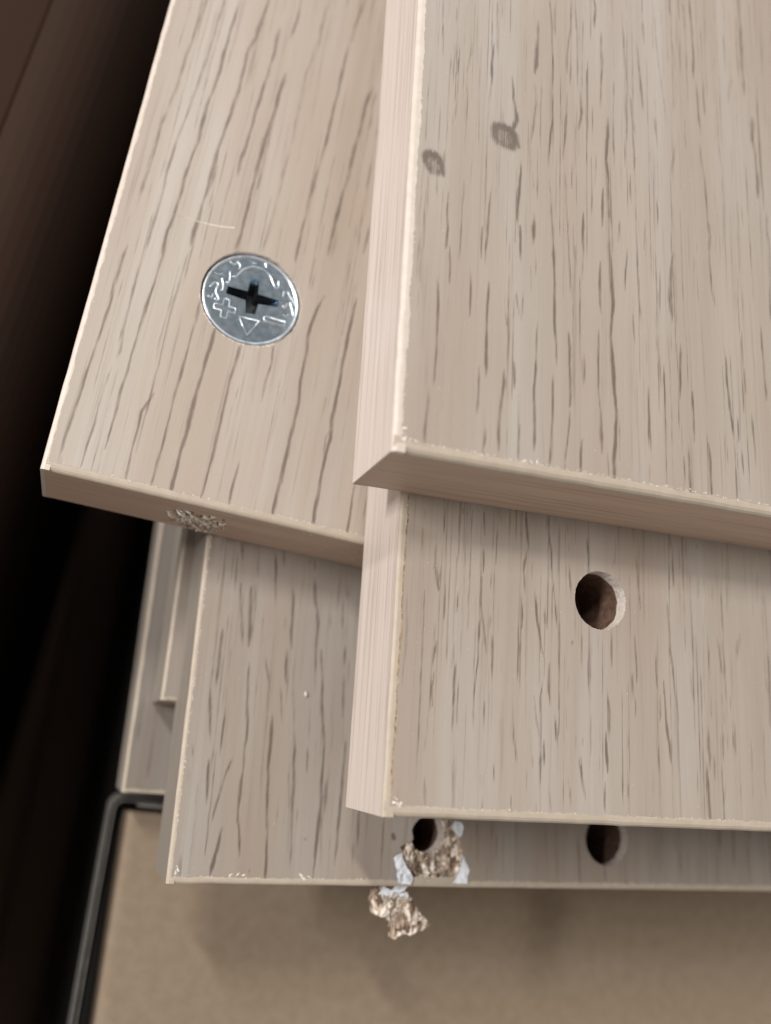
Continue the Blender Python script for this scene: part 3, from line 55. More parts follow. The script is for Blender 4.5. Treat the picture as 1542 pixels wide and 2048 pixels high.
MARKS = [["plus_mark",1,[[-5.1,-3.12],[-3.89,-3.09],[-3.87,-4.21],[-2.98,-4.17],[-2.97,-3.08],[-1.93,-2.95],[-1.91,-2.13],[-2.99,-2.2],[-3.04,-1.13],[-3.87,-1.08],[-3.87,-2.26],[-5.12,-2.36]]],["arrow_mark",1,[[-1.25,-3.26],[1.86,-3.04],[0.46,-5.86]]],["minus_mark",1,[[2.36,-2.13],[2.53,-2.72],[5.67,-2.72],[5.69,-1.85],[2.66,-1.96]]],["arc_mark",0,[[-3.38,2.94],[-2.91,2.73],[-2.38,4.14],[-1.72,4.91],[-0.5,5.61],[0.88,5.53],[2.03,4.94],[2.71,3.73],[3.3,2.94],[3.66,3.37],[3.37,4.49]]],["tick_mark",0,[[-4.17,1.69],[-3.83,1.35],[-3.64,2.02],[-3.95,3.58]]],["tick_mark",0,[[-4.9,2.03],[-4.45,1.14],[-4.35,-0.02],[-4.76,0.06]]],["tick_mark",0,[[-5.38,1.11],[-5.11,0.76],[-5.44,-0.4],[-4.64,-1.31],[-4.64,-1.86],[-5.29,-1.56]]],["tick_mark",0,[[-6.28,0.05],[-5.87,0.94],[-5.55,0.98]]],["tick_mark",0,[[-6.27,-1.43],[-5.72,-1.71],[-5.6,-0.87]]],["tick_mark",0,[[5.1,3.1],[5.61,2.44],[6.66,1.27]]],["tick_mark",0,[[4.59,3.08],[4.56,2.12]]],["tick_mark",0,[[4.77,0.63],[5.14,0.15],[5.44,1.27]]],["tick_mark",0,[[5.78,1.51],[6.32,0.48],[6.75,-0.74]]],["tick_mark",0,[[5.13,-0.76],[5.59,-1.16],[5.9,-0.5]]],["tick_mark",0,[[5.83,2.36],[6.25,1.97],[6.8,1.09]]],["tick_mark",0,[[0.89,6.81],[1.25,5.93]]],["tick_mark",0,[[-4.26,5.13],[-3.57,4.7],[-3.14,5.24]]],["tick_mark",0,[[-6,2.54],[-5.43,2.37],[-4.8,2.82]]],["tick_mark",0,[[-3.2,5.52],[-2.55,4.99],[-2.69,4.33]]],["tick_mark",0,[[-1,6.08],[-0.26,6.12]]]]
TEAR = [[36.66,6.5],[35.91,6.19],[34.84,5.76],[35.2,4.42],[35.93,2.85],[36.73,1.59],[37.15,0.66],[39.89,0.72],[42.11,0.69],[43.79,0.66],[44.48,2.03],[45.08,3.49],[45.4,4.96],[44.84,6.91],[43.83,8.03],[43.01,9.49],[41.84,10.11],[40.6,10.31],[39.24,10.43],[37.99,10.11],[37.11,9.29],[36.68,8.14],[36.77,7.18]]
HOLE1 = [39.38,7.77]
FLAPS = [[[33.72,4.07],[34.19,4.63],[34.99,4.86],[35.42,3.79],[36.12,2.69],[36.95,1.6],[36.98,0.97],[36.53,0.41],[35.17,0.47],[34.5,1.09],[34.32,2.5]],[[43.21,9.16],[43.76,9.76],[44.81,9.63],[45.22,9.06],[45,7.57],[44.53,7.39],[43.73,8.19]],[[45.4,4.8],[45.82,3.99],[46.23,3.19],[46.58,2.55],[46.29,1.74],[46.34,0.61],[43.7,0.66],[44.49,1.87],[45.17,3.5]]]
FRAG = [[33.39,-0.32],[34.92,-0.94],[35.67,-1.25],[36.59,-1.21],[37.31,-0.99],[38.3,-2.18],[39.5,-3.69],[40.68,-4.87],[41.66,-5.82],[40.78,-6.61],[38.61,-7.39],[36.96,-7.22],[35.91,-7.92],[35.55,-7.84],[35.42,-5.82],[34.62,-4.72],[33.54,-4.8],[32.44,-4.41],[31.95,-2.54],[32.56,-0.88]]
STRAP = [[34.51,1.89],[35.45,2.07],[36.61,0.97],[36.75,0.03],[36.62,-0.84],[35.65,-1.16],[34.54,-0.86],[34.57,0.16]]
EDGEHOLE = [[17.33,-7.11],[18.22,-11.57],[20.02,-12.98],[21.84,-14.17],[22.68,-14.88],[24.18,-14.27],[25.45,-10.31],[26.13,-7],[25.49,-4.46],[23.44,-4.1],[21.79,-4.92],[20.44,-3.71],[18.78,-4.38]]
SCRATCH = [[8.33,42.61],[9.81,42.68],[11.31,42.68],[12.54,42.8],[14.03,42.9],[15.75,43.2],[17.35,43.66]]
KNOTS = [[3.32,39.03,1.74,2.03,0.9,1.6],[13.18,46.16,2.6,2.02,0.9,0.9]]
CRUMB = [17.78,27.44]
DIMPLE = [33.59,7.13]

# ---------------------------------------------------------------- materials
class NT:
    def __init__(self, name):
        self.m = bpy.data.materials.new(name); self.m.use_nodes = True
        self.t = self.m.node_tree; self.n = self.t.nodes
        self.b = self.n['Principled BSDF']
        self.tc = self.n.new('ShaderNodeTexCoord')
    def link(self, a, b): self.t.links.new(a, b)
    def inp(self, sock, v):
        if hasattr(v, 'is_output') or hasattr(v, 'links'): self.link(v, sock)
        else: sock.default_value = v
    def noise(self, scale, detail=3, rough=0.55, off=(0, 0, 0), dist=0.0):
        mp = self.n.new('ShaderNodeMapping'); mp.inputs['Scale'].default_value = scale; mp.inputs['Location'].default_value = off
        self.link(self.tc.outputs['Object'], mp.inputs['Vector'])
        t = self.n.new('ShaderNodeTexNoise'); t.inputs['Scale'].default_value = 1.0
        t.inputs['Detail'].default_value = detail; t.inputs['Roughness'].default_value = rough; t.inputs['Distortion'].default_value = dist
        self.link(mp.outputs[0], t.inputs['Vector'])
        return t.outputs['Fac']
    def voro(self, scale, out='Color'):
        mp = self.n.new('ShaderNodeMapping'); mp.inputs['Scale'].default_value = scale
        self.link(self.tc.outputs['Object'], mp.inputs['Vector'])
        t = self.n.new('ShaderNodeTexVoronoi'); t.inputs['Scale'].default_value = 1.0
        self.link(mp.outputs[0], t.inputs['Vector'])
        return t.outputs[out]
    def range(self, v, a, b, c=0.0, d=1.0):
        r = self.n.new('ShaderNodeMapRange'); r.interpolation_type = 'SMOOTHSTEP'
        self.inp(r.inputs[0], v)
        for i, x in enumerate((a, b, c, d)): r.inputs[i + 1].default_value = x
        return r.outputs[0]
    def math(self, op, a, b=0.0):
        m = self.n.new('ShaderNodeMath'); m.operation = op
        self.inp(m.inputs[0], a); self.inp(m.inputs[1], b)
        return m.outputs[0]
    def mix(self, f, a, b, kind='MIX'):
        m = self.n.new('ShaderNodeMix'); m.data_type = 'RGBA'; m.blend_type = kind
        self.inp(m.inputs[0], f)
        for s, v in ((m.inputs[6], a), (m.inputs[7], b)):
            if isinstance(v, tuple): s.default_value = (v[0], v[1], v[2], 1)
            else: self.link(v, s)
        return m.outputs[2]
    def bump(self, h, strength, dist):
        b = self.n.new('ShaderNodeBump'); b.inputs['Strength'].default_value = strength; b.inputs['Distance'].default_value = dist
        self.link(h, b.inputs['Height']); self.link(b.outputs[0], self.b.inputs['Normal'])
    def done(self, color, rough=0.5, spec=0.5, metal=0.0):
        self.inp(self.b.inputs['Base Color'], color if not isinstance(color, tuple) else (color[0], color[1], color[2], 1))
        self.inp(self.b.inputs['Roughness'], rough)
        self.b.inputs['Specular IOR Level'].default_value = spec
        self.b.inputs['Metallic'].default_value = metal
        return self.m

def laminate_material(seed, k=1.0, dk=0.62):
    t = NT('wood_print_laminate')
    o = (seed * 3.1, seed * 1.7, seed)
    patch = t.range(t.noise((85, 14, 1), 2, 0.5, o), 0.36, 0.64)
    patch2 = t.range(t.noise((38, 30, 1), 1, 0.5, (seed * 7.7, 2.0, seed)), 0.35, 0.65)
    band = t.range(t.noise((420, 18, 1), 2, 0.5, o), 0.30, 0.72)
    fib = t.noise((2400, 130, 1), 3, 0.6, o)
    fine = t.noise((6000, 1500, 1), 2, 0.6, o)
    c = t.mix(patch, (0.372, 0.307, 0.247), (0.412, 0.377, 0.334))
    c = t.mix(t.math('MULTIPLY', patch2, 0.55), c, (0.42, 0.366, 0.325))
    broad = t.range(t.noise((110, 5, 1), 1, 0.5, (seed * 4.7, 1.0, 9)), 0.38, 0.66, 0.0, 0.55)
    c = t.mix(broad, c, (0.335, 0.268, 0.208))
    c = t.mix(t.math('MULTIPLY', band, 0.45), c, (0.325, 0.262, 0.212))
    tint = t.range(t.noise((260, 14, 1), 3, 0.6, (seed * 2.3, 8.0, 1)), 0.45, 0.78, 0.0, 0.26)
    c = t.mix(tint, c, (0.455, 0.418, 0.385))
    long = t.range(t.noise((1500, 9, 1), 3, 0.62, (seed * 1.9, 7.0, 5)), 0.56, 0.74, 0.0, 0.30)
    c = t.mix(long, c, (0.24, 0.185, 0.145))
    pores = t.range(t.noise((1250, 30, 1), 4, 0.62, (seed, seed * 5.0, 3)), 0.57, 0.74)
    pores = t.math('MULTIPLY', pores, 0.52)
    c = t.mix(pores, c, (0.17, 0.135, 0.11))
    c = t.mix(t.range(fib, 0.25, 0.75, 0.0, 0.16), c, (0.29, 0.245, 0.21))
    at = t.n.new('ShaderNodeAttribute'); at.attribute_name = 'grain'
    g = at.outputs['Fac']
    hair = t.noise((5200, 210, 1), 3, 0.6, o)
    hair2 = t.noise((2100, 90, 1), 2, 0.6, (seed * 1.3, 4.0, 2.0))
    gp = t.range(g, 0.0, 1.0)
    soft = t.math('MULTIPLY', t.range(g, 0.02, 0.9), 0.55)
    c = t.mix(soft, c, (0.245, 0.19, 0.148))
    mixn = t.math('ADD', t.math('MULTIPLY', t.math('SUBTRACT', hair, 0.5), 0.95), t.math('MULTIPLY', t.math('SUBTRACT', hair2, 0.5), 0.7))
    gate = t.math('MULTIPLY', t.range(g, 0.05, 0.25), 1.0)
    dark = t.math('MULTIPLY', t.range(t.math('ADD', g, mixn), 0.14, 0.84, 0.0, dk), gate)
    c = t.mix(dark, c, (0.125, 0.093, 0.073))
    c = t.mix(t.range(g, 0.85, 1.25, 0.0, 0.75), c, (0.10, 0.071, 0.055))
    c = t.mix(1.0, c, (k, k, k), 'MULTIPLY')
    scratch = t.range(t.math('MULTIPLY', g, -1.0), 0.1, 0.8)
    c = t.mix(scratch, c, (0.80, 0.75, 0.70))
    c = t.mix(t.range(fine, 0.66, 0.82, 0.0, 0.35), c, (0.62, 0.58, 0.54))
    h = t.math('ADD', t.math('MULTIPLY', dark, -0.7), t.math('ADD', t.math('MULTIPLY', fib, 0.35), t.math('MULTIPLY', fine, 0.3)))
    t.bump(h, 0.35, 0.00006)
    rough = t.range(fib, 0.2, 0.8, 0.40, 0.52)
    return t.done(c, rough, 0.45)

def band_material(axis, tint=(0.62, 0.535, 0.48)):
    t = NT('printed_edge_band')
    def sc3(across, along): return (along, across, across) if axis == 'x' else (across, along, across)
    lines = t.noise(sc3(1700, 22), 4, 0.6)
    wide = t.noise(sc3(420, 14), 2, 0.5, (3, 4, 5))
    dk = (tint[0] * 0.78, tint[1] * 0.75, tint[2] * 0.73)
    lt = (tint[0] * 1.06, tint[1] * 1.07, tint[2] * 1.08)
    c = t.mix(t.range(wide, 0.3, 0.7), tint, lt)
    c = t.mix(t.range(lines, 0.46, 0.68, 0.0, 0.9), c, dk)
    thin = t.range(t.noise(sc3(2300, 45), 2, 0.5, (9, 1, 2)), 0.62, 0.72, 0.0, 0.6)
    c = t.mix(thin, c, (tint[0] * 0.45, tint[1] * 0.40, tint[2] * 0.37))
    t.bump(lines, 0.2, 0.00005)
    return t.done(c, 0.5, 0.4)

def cream_material():
    t = NT('cream_band_lip')
    c = t.mix(t.noise((700, 700, 700), 3), (0.44, 0.375, 0.315), (0.60, 0.53, 0.47))
    return t.done(c, 0.42, 0.5)

def lip_material():
    t = NT('tan_band_lip')
    c = t.mix(t.noise((500, 500, 500), 4), (0.33, 0.275, 0.215), (0.46, 0.395, 0.32))
    return t.done(c, 0.5, 0.35)

def plain_material(name, a, b, scale, rough=0.6, spec=0.4, bump=0.0, detail=4, stretch=(1, 1, 1)):
    t = NT(name)
    n = t.noise((scale * stretch[0], scale * stretch[1], scale * stretch[2]), detail, 0.6)
    c = t.mix(t.range(n, 0.3, 0.7), a, b)
    if bump: t.bump(n, bump, 0.0002)
    return t.done(c, rough, spec)

def chip_material(name, dark, mid, light):
    t = NT(name)
    v = t.voro((1900, 700, 1900))
    sep = t.n.new('ShaderNodeSeparateColor'); t.link(v, sep.inputs[0])
    c = t.mix(t.range(sep.outputs[0], 0.1, 0.9), dark, mid)
    c = t.mix(t.range(sep.outputs[1], 0.5, 0.95), c, light)
    n = t.noise((2600, 2600, 2600), 3)
    c = t.mix(t.range(n, 0.52, 0.72, 0.0, 0.6), c, dark)
    t.bump(t.math('ADD', sep.outputs[2], n), 0.25, 0.0002)
    return t.done(c, 0.9, 0.08)

def metal_material():
    t = NT('zinc_plated_metal')
    n = t.noise((900, 900, 900), 4, 0.6)
    n2 = t.noise((4200, 4200, 4200), 2, 0.6)
    c = t.mix(t.range(n, 0.35, 0.7), (0.29, 0.365, 0.43), (0.36, 0.43, 0.49))
    t.bump(t.math('ADD', n, t.math('MULTIPLY', n2, 0.5)), 0.012, 0.0001)
    return t.done(c, t.range(n, 0.3, 0.7, 0.16, 0.24), 0.5, 1.0)

LAM = [laminate_material(i, k, dk) for i, (k, dk) in enumerate(((0.87, 0.86), (0.96, 0.86), (0.87, 0.84), (0.74, 0.86)))] + [laminate_material(4, 0.64), laminate_material(5, 0.52)]  # one laminate; the lower boards' copies are darkened to paint their shade
BAND_X = band_material('x', (0.47, 0.345, 0.265))  # front bands: same finish, tinted darker to paint their shaded side
BAND_Y = band_material('y')
BAND_SHADED = band_material('y', (0.30, 0.26, 0.22))  # lower boards' left bands, shade painted in as a darker tint
CREAM = cream_material()
LIP = lip_material()
CORE = chip_material('particleboard_core', (0.10, 0.065, 0.045), (0.26, 0.18, 0.12), (0.40, 0.31, 0.22))
PALE_CHIP = chip_material('pale_particleboard', (0.15, 0.10, 0.068), (0.50, 0.40, 0.31), (0.82, 0.75, 0.67))
HOLE_RIM = plain_material('pale_lit_hole_wall', (0.50, 0.44, 0.39), (0.66, 0.60, 0.55), 1800, 0.8, 0.2, 0.5)  # upper hole wall, tinted pale to paint the lit crescent
HOLE_DARK = plain_material('dark_core_hole_shade', (0.085, 0.048, 0.034), (0.15, 0.092, 0.066), 900, 0.9, 0.1, 0.4)  # core in the hole depths, darkened in place of shade
FLAKE = plain_material('white_chipped_edge', (0.50, 0.435, 0.375), (0.74, 0.67, 0.60), 2500, 0.85, 0.1)
PAPER = plain_material('bluish_white_backing_paper', (0.62, 0.66, 0.72), (0.80, 0.82, 0.86), 1500, 0.65, 0.3, 0.3)
DUST = plain_material('wood_dust', (0.72, 0.66, 0.58), (0.85, 0.80, 0.74), 3000, 0.85, 0.1)
GLUE = plain_material('brown_glue_line', (0.16, 0.10, 0.06), (0.42, 0.30, 0.18), 1200, 0.4, 0.5)
METAL = metal_material()
MARK = plain_material('bright_raised_metal', (0.42, 0.48, 0.54), (0.74, 0.79, 0.84), 700, 0.30, 0.5)
MARK.node_tree.nodes['Principled BSDF'].inputs['Metallic'].default_value = 1.0
SLOT_DARK = plain_material('slot_metal_shade', (0.015, 0.017, 0.02), (0.04, 0.045, 0.05), 1500, 0.45, 0.5)  # lock metal darkened to paint the shade deep in the slot
TAN = plain_material('tan_fibreboard', (0.205, 0.156, 0.109), (0.232, 0.180, 0.130), 420, 0.8, 0.2, 0.12, 6)
BLACK = plain_material('glossy_black_plastic', (0.020, 0.019, 0.019), (0.034, 0.032, 0.030), 400, 0.4, 0.5)
RIMMAT = plain_material('grey_plastic_rim', (0.13, 0.125, 0.115), (0.20, 0.19, 0.175), 500, 0.35, 0.5)
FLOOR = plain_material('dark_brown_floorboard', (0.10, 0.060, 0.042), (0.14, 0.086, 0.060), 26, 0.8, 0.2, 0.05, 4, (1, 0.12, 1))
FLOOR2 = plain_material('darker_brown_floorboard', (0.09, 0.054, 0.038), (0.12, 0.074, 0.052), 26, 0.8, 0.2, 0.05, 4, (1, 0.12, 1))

# ---------------------------------------------------------------- helpers
rng = np.random.default_rng(7)
random.seed(7)

def empty(name, loc, rz, label, cat, group=None):
    o = bpy.data.objects.new(name, None); col.objects.link(o)
    o.empty_display_size = 0.01
    o.location = Vector(loc) * MM; o.rotation_euler = (0, 0, rz)
    o['label'] = label; o['category'] = cat
    if group: o['group'] = group
    return o

def mesh(name, V, F, mats, parent=None, smooth=False, midx=None, kind=None):
    me = bpy.data.meshes.new(name)
    V = np.asarray(V, float) * MM
    me.from_pydata(V.tolist(), [], [list(map(int, f)) for f in F])
    for m in (mats if isinstance(mats, (list, tuple)) else [mats]): me.materials.append(m)
    if midx is not None: me.polygons.foreach_set('material_index', np.asarray(midx, np.int32))
    if smooth: me.polygons.foreach_set('use_smooth', np.ones(len(me.polygons), bool))
    me.update()
    o = bpy.data.objects.new(name, me); col.objects.link(o)
    if parent is not None: o.parent = parent
    if kind: o['kind'] = kind
    return o

def inside(P, poly):
    P = np.asarray(P, float); poly = np.asarray(poly, float)
    x, y = P[:, 0], P[:, 1]; r = np.zeros(len(P), bool); j = len(poly) - 1
    for i in range(len(poly)):
        xi, yi = poly[i]; xj, yj = poly[j]
        c = ((yi > y) != (yj > y)) & (x < (xj - xi) * (y - yi) / (yj - yi + 1e-12) + xi)
        r ^= c; j = i
    return r

def roughen(poly, step, amp, seed):
    """resample a closed outline every step mm and shake it"""
    r = random.Random(seed); out = []
    n = len(poly)
    for i in range(n):
        a = Vector(poly[i]); b = Vector(poly[(i + 1) % n]); L = (b - a).length; k = max(1, int(L / step))
        for j in range(k):
            q = a.lerp(b, j / k)
            out.append((q.x + r.uniform(-amp, amp), q.y + r.uniform(-amp, amp)))
    return out

def circle(c, rad, n, jit=0.0, seed=1):
    r = random.Random(seed); out = []; w = 0
    for i in range(n):
        a = 2 * math.pi * i / n
        w = 0.6 * w + r.gauss(0, jit)
        out.append((c[0] + (rad + w) * math.cos(a), c[1] + (rad + w) * math.sin(a)))
    return out

def cdt(points, loops, keep):
    """triangulate points with the closed loops as fixed edges; keep(centroids) chooses faces"""
    edges = []
    for lp in loops: edges += [(lp[i], lp[(i + 1) % len(lp)]) for i in range(len(lp))]
    v, e, f, ov, oe, of = delaunay_2d_cdt([Vector(q) for q in points], edges, [], 0, 1e-7)
    V = np.array([(q.x, q.y) for q in v]); F = np.array(f)
    cen = V[F].mean(1)
    F = F[keep(cen)]
    a = V[F]; ar = (a[:, 1, 0] - a[:, 0, 0]) * (a[:, 2, 1] - a[:, 0, 1]) - (a[:, 1, 1] - a[:, 0, 1]) * (a[:, 2, 0] - a[:, 0, 0])
    F = F[np.abs(ar) > 1e-9]; ar = ar[np.abs(ar) > 1e-9]
    F[ar < 0] = F[ar < 0][:, ::-1]
    return V, F, ov

def smooth_rand(n, step, amp, seed):
    r = np.random.default_rng(seed); k = max(2, int(n / step) + 2)
    return np.interp(np.arange(n) / step, np.arange(k), r.normal(0, amp, k))

def steps(a, b, d, far, big):
    u = list(np.arange(a, b, d)); x = b
    while x < far: u.append(x); x += big
    u.append(far)
    return np.array(u)

def paint(P, strokes, seed):
    """printed wood figure: a value per vertex from strokes given as width, depth, x, y, x, y ..."""
    G = np.zeros(len(P)); r = np.random.default_rng(seed)
    order = np.argsort(P[:, 1], kind='stable'); Ys = P[order, 1]
    for s in strokes:
        w, d = s[0], s[1]; q = np.array(s[2:], float).reshape(-1, 2)
        if len(q) > 1 and np.ptp(q[:, 1]) > 1.0:
            e0 = q[0] - q[1]; e1 = q[-1] - q[-2]
            q = np.concatenate([[q[0] + e0 * min(0.5, 0.8 / np.linalg.norm(e0))], q, [q[-1] + e1 * min(0.5, 0.8 / np.linalg.norm(e1))]])
        sg = 1 if d > 0 else -1; d = min(1.0, abs(d) * 1.25); hw = w * 0.80
        m = 0.8
        lo, hi = np.searchsorted(Ys, [q[:, 1].min() - m, q[:, 1].max() + m])
        ids = order[lo:hi]
        if len(ids) == 0: continue
        x = P[ids, 0]; k = (x > q[:, 0].min() - hw - 0.5) & (x < q[:, 0].max() + hw + 0.5); ids = ids[k]
        if len(ids) == 0: continue
        A = P[ids]; best = np.full(len(ids), 9.0); tt = np.zeros(len(ids))
        L = np.concatenate([[0], np.cumsum(np.linalg.norm(np.diff(q, axis=0), axis=1))]); tot = max(L[-1], 1e-6)
        ph = r.uniform(0, 50)
        wob = 0.05 * np.sin(A[:, 1] * 1.3 + ph) + 0.025 * np.sin(A[:, 1] * 4.1 + ph * 2)
        A = A + np.stack([wob * min(1, w), 0 * wob], 1)
        for i in range(len(q) - 1):
            e = q[i + 1] - q[i]; ll = e @ e + 1e-9
            t = np.clip((A - q[i]) @ e / ll, 0, 1)
            dist = np.linalg.norm(A - q[i] - t[:, None] * e, axis=1)
            b = dist < best; best[b] = dist[b]; tt[b] = (L[i] + t[b] * math.sqrt(ll)) / tot
        tl = min(0.30, 1.6 / tot)
        taper = np.clip(np.minimum(tt, 1 - tt) / tl, 0, 1) * 0.62 + 0.38 if np.ptp(q[:, 0]) < 0.6 * np.ptp(q[:, 1]) + 0.05 else np.ones(len(tt))
        mod = 0.90 + 0.12 * np.sin(tt * tot * 0.6 + ph) + 0.07 * np.sin(tt * tot * 1.9 + ph * 3)
        hw_ = hw * (0.35 + 0.65 * taper) * (0.92 + 0.14 * np.sin(tt * tot * 0.5 + ph * 1.7))
        val = np.clip(1 - best / hw_, 0, 1) * d * (0.45 + 0.55 * taper) * np.clip(mod, 0.5, 1.1)
        if sg > 0: G[ids] = np.maximum(G[ids], val)
        else: G[ids] = np.where(val > 0.05, -val, G[ids])
    return G

def add_knots(P, G, knots, seed):
    for i, (cx, cy, rx, ry, d, turn) in enumerate(knots):
        k = (np.abs(P[:, 0] - cx) < 2.2 * rx) & (np.abs(P[:, 1] - cy) < 2.2 * ry); ids = np.nonzero(k)[0]
        u = (P[ids, 0] - cx) / rx; v = (P[ids, 1] - cy) / ry; a = np.arctan2(v, u); rr = np.hypot(u, v)
        rr = rr * (1 + 0.12 * np.sin(2 * a + i) + 0.05 * np.sin(4 * a + 2 * i))
        ring = np.exp(-((rr - 0.62) / 0.30) ** 2) * (0.80 + 0.20 * np.cos(a - turn))
        val = d * np.maximum(ring, 0.50 * np.exp(-(rr / 0.95) ** 4))
        val *= 0.85 + 0.22 * np.array([noise.noise(Vector((x * 3.2, y * 2.2, seed))) for x, y in P[ids]])
        G[ids] = np.maximum(G[ids], np.clip(val * 1.45, 0, 1.4))
    return G

def laminate_face(parent, mat, xs, ys, holes, strokes, seed, jagl, jagf, knots=()):
    nx, ny = len(xs), len(ys)
    X, Y = np.meshgrid(xs, ys)
    jl = smooth_rand(ny, 2, jagl, seed) + smooth_rand(ny, 9, jagl * 0.8, seed + 1) + smooth_rand(ny, 1, jagl * 0.5, seed + 5)
    jf = smooth_rand(nx, 3, jagf, seed + 2) + smooth_rand(nx, 14, jagf * 0.8, seed + 3) + smooth_rand(nx, 1, jagf * 0.4, seed + 6)
    for k in range(3):
        X[:, k] += jl * (1 - k / 3.0)
        Y[k, :] += jf * (1 - k / 3.0)
    P = np.stack([X.ravel(), Y.ravel()], 1)
    alive = np.ones((ny - 1, nx - 1), bool)
    extraV = []; extraF = []; base = len(P)
    for poly in holes:
        pa = np.array(poly)
        i0 = np.searchsorted(xs, pa[:, 0].min()) - 3; i1 = np.searchsorted(xs, pa[:, 0].max()) + 2
        j0 = max(0, np.searchsorted(ys, pa[:, 1].min()) - 3); j1 = np.searchsorted(ys, pa[:, 1].max()) + 2
        alive[j0:j1, i0:i1] = False
        ring = [j0 * nx + i for i in range(i0, i1 + 1)] + [j * nx + i1 for j in range(j0 + 1, j1 + 1)] \
             + [j1 * nx + i for i in range(i1 - 1, i0 - 1, -1)] + [j * nx + i0 for j in range(j1 - 1, j0, -1)]
        pts = [tuple(P[k]) for k in ring] + [tuple(q) for q in poly]
        # keep the grid's own vertices outside the hole so the print stays sharp
        gi = [(j, i) for j in range(j0 + 1, j1) for i in range(i0 + 1, i1)]
        gp = P[[j * nx + i for j, i in gi]]
        big = pa.mean(0) + (pa - pa.mean(0)) * 1.03
        out = ~inside(gp, big)
        pts += [tuple(q) for q in gp[out]]
        nr = len(ring)
        ringpoly = np.array(pts[:nr])
        V, F, ov = cdt(pts, [list(range(nr)), list(range(nr, nr + len(poly)))], lambda c: inside(c, ringpoly) & ~inside(c, pa))
        mp = []
        for vi in range(len(V)):
            o = ov[vi]
            if o and o[0] < nr: mp.append(ring[o[0]])
            else: mp.append(base + len(extraV)); extraV.append(V[vi])
        extraF += [[mp[k] for k in f] for f in F]
    if extraV: P = np.concatenate([P, np.array(extraV)])
    jj, ii = np.nonzero(alive); a = jj * nx + ii
    Q = np.stack([a, a + 1, a + nx + 1, a + nx], 1)
    F = Q.tolist() + extraF
    used = np.zeros(len(P), bool)
    used[Q.ravel()] = True
    for f in extraF: used[f] = True
    re = np.cumsum(used) - 1
    F = [[int(re[k]) for k in f] for f in F]; P = P[used]
    G = add_knots(P, paint(P, strokes, seed), knots, seed)
    z = np.zeros(len(P))
    o = mesh('laminate_face', np.column_stack([P, z]), F, mat, parent)
    at = o.data.attributes.new('grain', 'FLOAT', 'POINT'); at.data.foreach_set('value', G.astype(np.float32))
    return o

T = 15.0
def band(parent, axis, a0, a1, bw, rnd, mats, T=15.0, wob=0.02, seed=0, gap=None, name='edge_band'):
    """plastic edge strip swept along an edge; its outer face is at 0 across"""
    dz = -0.03 if axis == 'y' else -0.018
    prof = [(bw + 0.5, dz), (rnd * 1.1, dz), (rnd * 0.62, dz - 0.06), (rnd * 0.28, dz - 0.2 * rnd - 0.06), (rnd * 0.07, dz - 0.55 * rnd), (0, dz - rnd), (0, -T + 0.25), (0.12, -T - (dz + 0.03)), (bw + 0.5, -T - (dz + 0.03))]
    n = max(3, int((a1 - a0) / 1.5)); ts = np.linspace(a0, a1, n)
    if gap: ts = np.unique(np.concatenate([ts[(ts < gap[0] - 0.3) | (ts > gap[1] + 0.3)], gap]))
    n = len(ts); V = []; F = []; mi = []; m = len(prof)
    w = smooth_rand(n, 3, wob, seed); w2 = smooth_rand(n, 2, wob * 1.5, seed + 1)
    for t, e, e2 in zip(ts, w, w2):
        for k, (p, z) in enumerate(prof):
            pp = p + (e if k in (5, 6) else 0) + (e2 if k in (2, 3, 4) else 0)
            V.append((pp, t, z) if axis == 'y' else (t, pp, z))
    for i in range(n - 1):
        for k in range(m - 1):
            if gap and k == 5 and ts[i] >= gap[0] - 1e-6 and ts[i + 1] <= gap[1] + 1e-6: continue
            f = [i * m + k, (i + 1) * m + k, (i + 1) * m + k + 1, i * m + k + 1]
            F.append(f if axis == 'x' else f[::-1]); mi.append(0 if k >= 5 else 1)
    F.append(list(range(m)) if axis == 'x' else list(range(m))[::-1]); mi.append(1 if axis == 'y' else 0)
    F.append([(n - 1) * m + k for k in range(m)][::-1] if axis == 'x' else [(n - 1) * m + k for k in range(m)]); mi.append(0)
    mi = np.array(mi); FA = [f for f, k in zip(F, mi) if k == 0]; FB = [f for f, k in zip(F, mi) if k == 1]
    def sub(fs):
        ids = sorted({k for f in fs for k in f}); re = {k: i for i, k in enumerate(ids)}
        return [V[k] for k in ids], [[re[k] for k in f] for f in fs]
    v, f = sub(FA); o = mesh(name, v, f, mats[0], parent)
    v, f = sub(FB); mesh('band_lip', v, f, mats[1], o)
    return o

def core(parent, x0, y0, x1, y1, T=15.0):
    V = [(x, y, z) for z in (-T + 0.02, -0.25) for x, y in ((x0, y0), (x1, y0), (x1, y1), (x0, y1))]
    F = [(3, 2, 1, 0), (0, 1, 5, 4), (1, 2, 6, 5), (2, 3, 7, 6), (3, 0, 4, 7)]
    return mesh('core', V, F, CORE, parent)

def flakes(parent, pts, smin, smax, mat, name, seed, lift=0.03, flat=0.22):
    r = random.Random(seed); V = []; F = []
    for (x, y, z) in pts:
        s = r.uniform(smin, smax) * r.uniform(0.5, 1.0); b = len(V); a = r.uniform(0, 6.28); k = r.randint(4, 6)
        for i in range(k):
            an = 6.283 * i / k; q = s * r.uniform(0.4, 1.0); ex = q * math.cos(an) * 1.3; ey = q * math.sin(an) * 0.55
            V.append((x + ex * math.cos(a) - ey * math.sin(a), y + ex * math.sin(a) + ey * math.cos(a), z + lift * r.uniform(0, 1)))
        V.append((x, y, z + s * flat * r.uniform(0.6, 1.2)))
        F += [(b + i, b + (i + 1) % k, b + k) for i in range(k)]
    return mesh(name, V, F, mat, parent, kind='stuff')

